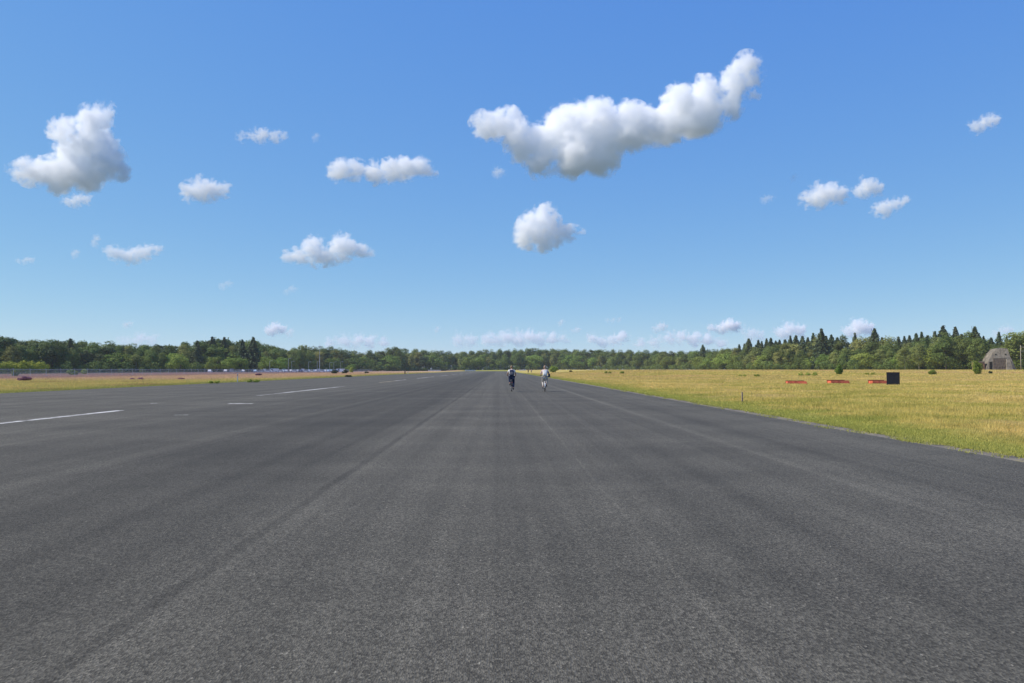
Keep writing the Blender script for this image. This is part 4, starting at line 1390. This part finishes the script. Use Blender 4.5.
def person(loc, rz, J, label, group, skin, hair_c, shirt_c, trouser_c, shoe_c, sleeve=.55, hair_long=False, grip=True):
    """J: joints pelvis, chest, neck, head, and for L/R: shoulder, elbow, hand, hip, knee, ankle, toe"""
    t = empty('person', loc, rz)
    tag(t, label, 'person', group)
    V, E = [], []
    def add(p, r, par=None):
        V.append((Vector(p), r)); i = len(V) - 1
        if par is not None: E.append((par, i))
        return i
    pel = add(J['pelvis'], .13); wai = add(Vector(J['pelvis']).lerp(Vector(J['chest']), .5), .115, pel)
    che = add(J['chest'], .135, wai); nb = add(J['neck'], .062, che)
    hd = Vector(J['head']); nk = add(Vector(J['neck']).lerp(hd, .5), .055, nb)
    add(hd - Vector((0, 0, .03)), .07, nk)
    for s in 'LR':
        sh = add(J['shoulder' + s], .062, che); el = add(J['elbow' + s], .043, sh); ha = add(J['hand' + s], .028, el)
        hp_ = add(J['hip' + s], .10, pel); kn = add(J['knee' + s], .062, hp_); an = add(J['ankle' + s], .042, kn); add(J['toe' + s], .032, an)
    me = skin_mesh(V, E)
    m = MB()
    m.ball(hd, .078, .098, .118, 18, 12)                      # skull and face
    m.ball(hd + Vector((0, .035, -.055)), .052, .055, .06)    # jaw
    m.ball(hd + Vector((0, .103, -.015)), .013, .02, .024, 8, 6)   # nose
    m.ball(hd + Vector((0, .088, -.062)), .026, .012, .008, 8, 6)  # mouth
    for s in (-1, 1): m.ball(hd + Vector((s * .08, -.005, -.01)), .012, .022, .034, 8, 6)
    for s, sx in (('L', -1), ('R', 1)):                        # palms, thumbs and curled fingers
        h_ = Vector(J['hand' + s])
        fw = Vector((0, 1, 0)) if grip else Vector((0, .1, -1)); dn = Vector((0, 0, -1)) if grip else Vector((-sx * .6, .6, 0)).normalized(); sd = Vector((1, 0, 0)) if grip else Vector((0, 1, 0))
        m.ball(h_ + fw * .03, .042, .045, .02, 10, 8)
        for k in range(4):
            L_ = (.026, .031, .029, .022)[k] * 1.1
            b0 = h_ + fw * .055 + sd * (-.03 + .02 * k)
            p1 = b0 + fw * L_; p2 = p1 + dn * L_ + fw * .004; p3 = p2 - fw * L_ * .7 + dn * .004
            m.tube([b0, p1, p2, p3], [.0095, .009, .0085, .007], 6)
        b0 = h_ + fw * .01 - sd * sx * .038
        m.tube([b0, b0 + fw * .03 + dn * .015, b0 + fw * .035 + dn * .045 + sd * sx * .015], [.012, .0105, .008], 6)
    merge_mesh(me, m)
    obj_from(me, 'body', skin, t)
    for s in (-1, 1):
        MB().ball(hd + Vector((s * .031, .086, .008)), .011, .008, .009, 8, 6).build('eye', M_['dark'], t, True)
    # hair
    hm = MB().ball(hd + Vector((0, -.018, .028)), .088, .102, .105, 16, 10)
    if hair_long: hm.ball(hd + Vector((0, -.055, -.06)), .075, .05, .11, 14, 8)
    hm.build('hair', hair_c, t, True)
    # shirt over torso and upper arms
    V, E = [], []
    pel = add(Vector(J['pelvis']) + Vector((0, 0, -.01)), .15); wai = add(Vector(J['pelvis']).lerp(Vector(J['chest']), .5), .14, pel)
    che = add(J['chest'], .158, wai); add(Vector(J['neck']) - Vector((0, 0, .02)), .072, che)
    for s in 'LR':
        sh = add(J['shoulder' + s], .08, che); a = Vector(J['shoulder' + s]); b_ = Vector(J['elbow' + s]); c = Vector(J['hand' + s])
        if sleeve <= 1: add(a.lerp(b_, sleeve), .066, sh)
        else:
            e = add(b_, .056, sh); add(b_.lerp(c, sleeve - 1), .042, e)
    obj_from(skin_mesh(V, E), 'shirt', shirt_c, t)
    V, E = [], []
    pel = add(Vector(J['pelvis']) + Vector((0, 0, .01)), .155)
    for s in 'LR':
        h_ = add(J['hip' + s], .122, pel); k = add(J['knee' + s], .082, h_); add(Vector(J['knee' + s]).lerp(Vector(J['ankle' + s]), .9), .06, k)
    obj_from(skin_mesh(V, E), 'trousers', trouser_c, t)
    for s in 'LR':
        V, E = [], []
        a = Vector(J['ankle' + s]); b_ = Vector(J['toe' + s])
        i = add(a + Vector((0, -.03, -.035)), .045); i = add(a.lerp(b_, .5) + Vector((0, 0, -.02)), .045, i); add(b_, .038, i)
        obj_from(skin_mesh(V, E, 0, 1), 'shoe', shoe_c, t)
    return t


def bicycle(loc, rz, label, frame_m, guard_m, mirror=1, phase=0.0):
    t = empty('bicycle', loc, rz)
    tag(t, label, 'bicycle', 'bicycles on the runway')
    r = .345; WB = 1.08
    bb = Vector((0, .44, .29)); seat = Vector((0, .22, .96)); hdt = Vector((0, .84, .92)); hdb = Vector((0, .90, .70))
    for y in (0, WB):
        w_ = MB().torus((0, y, r), r - .02, .021, 32, 8).build('wheel', M_['black'], t, True)
        MB().torus((0, y, r), r - .047, .010, 32, 6).build('rim', M_['steel'], w_, True)
        m = MB()
        for k in range(18):
            a = 2 * PI * k / 18
            m.tube([(.02 * (-1) ** k, y, r), (0, y + math.cos(a) * (r - .05), r + math.sin(a) * (r - .05))], .0018, 4)
        m.build('spokes', M_['steel'], w_)
        MB().tube([(-.05, y, r), (.05, y, r)], .02, 10).build('hub', M_['steel'], w_)
    m = MB()
    m.tube([bb, seat + Vector((0, -.01, -.08))], .016).tube([bb, hdb], .019).tube([seat + Vector((0, .03, -.14)), hdt], .016).tube([hdb - Vector((0, -.01, .04)), hdt + Vector((0, -.015, .1))], .02)
    for s in (-1, 1):
        m.tube([bb, (s * .055, 0, r)], .010).tube([(s * .02, .25, .80), (s * .055, 0, r)], .009)
        m.tube([hdb, (s * .05, WB - .08, .55), (s * .05, WB, r)], [.014, .012, .009])
    m.build('frame', frame_m, t, True)
    sp_ = MB().ball(seat + Vector((0, -.06, .0)), .085, .11, .035, 14, 8).tube([seat + Vector((0, -.02, 0)), seat + Vector((0, .14, .005))], [.05, .022], 8)
    sa = sp_.build('saddle', M_['black'], t, True)
    MB().tube([seat + Vector((0, 0, -.16)), seat + Vector((0, -.01, -.02))], .013).build('seat_post', M_['steel'], sa)
    hb = MB().tube([(-.30, .72, 1.10), (-.22, .82, 1.12), (-.05, .86, 1.10), (.05, .86, 1.10), (.22, .82, 1.12), (.30, .72, 1.10)], .013).tube([(0, .86, 1.10), hdt + Vector((0, -.01, .08))], .014).build('handlebar', M_['steel'], t, True)
    for s in (-1, 1): MB().tube([(s * .24, .80, 1.118), (s * .31, .705, 1.10)], .017).build('grip', M_['black'], hb, True)
    for y, a0, a1 in ((0, .1, 2.9), (WB, .3, 2.6)):
        m = MB(); V_, F_ = m.V, m.F; n_ = 16
        for i in range(n_ + 1):
            a = a0 + (a1 - a0) * i / n_
            for (x, rr_) in ((-.034, r + .008), (-.02, r + .028), (.02, r + .028), (.034, r + .008)):
                V_.append((x, y - math.cos(a) * rr_ if y == 0 else y - math.cos(a) * rr_, r + math.sin(a) * rr_))
        for i in range(n_):
            for j in range(3):
                k = i * 4 + j; F_.append((k, k + 1, k + 5, k + 4))
        m.build('mudguard', guard_m, t, True)
    m = MB().box(-.07, .07, -.22, .18, .745, .76)
    for s in (-1, 1): m.tube([(s * .06, -.12, .745), (s * .06, 0, .36)], .006, 5)
    m.build('luggage_rack', M_['black'], t)
    MB().box(-.035, .035, -.36, -.33, .62, .67).build('rear_light', M_['red'], t, bevel=.006)
    MB().box(-.03, .03, .95, 1.0, .78, .84).build('headlight', M_['lamp'], t, bevel=.01)
    cr = MB().tube([(-.06, bb.y, bb.z), (.06, bb.y, bb.z)], .022, 10)
    P_ = []
    for s in (-1, 1):
        a = phase + (PI if s > 0 else 0)
        e = Vector((s * .075, bb.y + math.cos(a) * .17, bb.z + math.sin(a) * .17))
        cr.tube([(s * .07, bb.y, bb.z), e], .011, 6)
        P_.append((s, e))
    cr.torus((.05, bb.y, bb.z), .085, .006, 20, 5)
    c_ = cr.build('crank', M_['steel'], t, True)
    for s, e in P_: MB().box(min(e.x, e.x + s * .1), max(e.x, e.x + s * .1), e.y - .045, e.y + .045, e.z - .012, e.z + .012).build('pedal', M_['black'], c_)
    MB().tube([(-.09, .42, .03), (-.10, .36, .20)], .008, 5).build('kickstand', M_['steel'], t)
    return t, {('L' if s < 0 else 'R'): e for s, e in P_}


def rider_joints(ped, lean=.0, hs=1.0):
    J = dict(pelvis=(0, .17, 1.05), chest=(0, .33 + lean, 1.36), neck=(0, .40 + lean, 1.545), head=(0, .45 + lean, 1.70))
    for s, sx in (('L', -1), ('R', 1)):
        J['shoulder' + s] = (sx * .185, .37 + lean, 1.475); J['hand' + s] = (sx * .275, .715, 1.145)
        J['elbow' + s] = (sx * .285, .47 + lean, 1.24)
        J['hip' + s] = (sx * .10, .20, .99)
        e = ped[s]; an = Vector((sx * .125, e.y - .06, e.z + .115)); J['ankle' + s] = an; J['toe' + s] = Vector((sx * .125, e.y + .10, e.z + .055))
        h_ = Vector(J['hip' + s]); d = an - h_; L1, L2 = .45, .45
        dist = min(d.length, .895); mid = h_ + d * .5
        off = math.sqrt(max(0, L1 * L1 - (dist / 2) ** 2)); fwd = Vector((0, -d.z, d.y)).normalized() if d.z < 0 else Vector((0, 1, 0))
        if fwd.y < 0: fwd = -fwd
        J['knee' + s] = mid + fwd * off + Vector((sx * .03, 0, 0))
    return J


skin_m = simple_mat('skin', (0.48, 0.28, 0.20), .6, .3, var=.05)
hair_blond = simple_mat('light_brown_hair', (0.28, 0.19, 0.11), .8, .2)
hair_grey = simple_mat('greying_brown_hair', (0.36, 0.25, 0.18), .8, .2)
cl = lambda nm, c: simple_mat(nm, c, .9, .15, var=.08, vscale=12)
navy, white_c, pinkish, cream, blue_j, greyd = cl('navy_cloth', (.02, .03, .07)), cl('white_cloth', (.70, .68, .64)), cl('pale_pink_cloth', (.62, .46, .42)), cl('beige_cloth', (.50, .45, .40)), cl('blue_denim', (.022, .035, .085)), cl('grey_cloth', (.12, .12, .13))

Yc = 58.5
for (px, ph, who) in ((511.8, PI * .42, 0), (545.0, PI * 1.12, 1)):
    x = gx(px, Yc)
    rz = .02 if who == 0 else -.03
    bk, ped = bicycle((x, Yc, .008), rz, 'dark bicycle ridden by the left rider in the dark trousers' if who == 0 else 'bicycle with pale rear mudguard ridden by the right rider with the white rucksack',
                      blue_j if who == 0 else M_['galv'], M_['black'] if who == 0 else M_['white'], phase=ph)
    J = rider_joints(ped, .0 if who else -.03)
    if who == 0:
        person((x, Yc, .008), rz, J, 'left rider seen from behind in white shirt and dark blue trousers with black backpack', None, skin_m, hair_blond, white_c, blue_j, M_['black'], .6)
    else:
        person((x, Yc, .008), rz, J, 'right rider seen from behind in pale pink top and beige trousers with white rucksack', None, skin_m, hair_grey, pinkish, cream, M_['black'], 1.2, True)
    bp_ = empty('backpack', (x, Yc, .008), rz)
    cm = navy if who == 0 else white_c
    tag(bp_, 'black backpack on the back of the left rider' if who == 0 else 'white rucksack on the back of the right rider', 'backpack')
    Mx = Matrix.Translation((0, .07 - (.03 if not who else 0), 1.30)) @ Matrix.Rotation(-.42, 4, 'X')
    m = MB().box(-.15, .15, -.10, .09, -.24, .22, Mx); m.build('bag', cm, bp_, True, bevel=.05)
    m = MB().box(-.11, .11, -.155, -.10, -.19, .03, Mx); m.build('pocket', greyd if who == 0 else cm, bp_, True, bevel=.02)
    for s in (-1, 1):
        pts = [Mx @ Vector(v) for v in ((s * .10, .09, .20), (s * .11, .20, .26), (s * .12, .34, .12), (s * .11, .30, -.06), (s * .10, .11, -.20))]
        MB().tube(pts, .018, 6).build('strap', greyd if who == 0 else cm, bp_, True)
    if who == 1:
        sb = empty('shoulder_bag', (x, Yc, .008), rz)
        tag(sb, 'dark bag hanging at the right side of the right rider', 'bag')
        MB().box(.235, .37, .25, .52, 1.0, 1.24).build('bag', navy, sb, True, bevel=.03)
        MB().tube([(.30, .30, 1.24), (.24, .34, 1.40), (.16, .37, 1.535), (.20, .45, 1.38), (.30, .48, 1.24)], .012, 6).build('strap', navy, sb, True)

# two people far down the runway
for (px, Y, sh_c, tr_c, lb) in ((528.2, 365, navy, navy, 'tiny dark figure walking far down the runway, the left one of two'),
                                (531.3, 368, pinkish, greyd, 'tiny figure in a pinkish top walking far down the runway, the right one of two')):
    J = dict(pelvis=(0, 0, .93), chest=(0, .02, 1.25), neck=(0, .02, 1.47), head=(0, .04, 1.65))
    for s, sx in (('L', -1), ('R', 1)):
        J['shoulder' + s] = (sx * .19, .01, 1.40); J['elbow' + s] = (sx * .24, -sx * .06, 1.12); J['hand' + s] = (sx * .25, sx * .1, .88)
        J['hip' + s] = (sx * .10, 0, .88); J['knee' + s] = (sx * .11, sx * .10 + .06, .48); J['ankle' + s] = (sx * .11, sx * .18 - .04, .085); J['toe' + s] = (sx * .12, sx * .18 + .11, .045)
    person((gx(px, Y), Y, .008), .1, J, lb, None, skin_m, hair_blond, sh_c, tr_c, M_['black'], 1.8, grip=False)

# ------------------------------------------------------------------ air
hz = MB().box(-20300, 20300, -20300, 20300, -1.2, 44)
hm = bpy.data.materials.new('thin_summer_haze'); hm.use_nodes = True
n, l = hm.node_tree.nodes, hm.node_tree.links
n.remove(n['Principled BSDF'])
v = n.new('ShaderNodeVolumePrincipled'); v.inputs['Color'].default_value = (.80, .88, 1, 1); v.inputs['Density'].default_value = HAZE
l.new(v.outputs[0], n['Material Output'].inputs['Volume'])
ho = hz.build('haze', hm)
tag(ho, kind='stuff', label='thin bluish summer haze over the whole airfield', cat='haze')
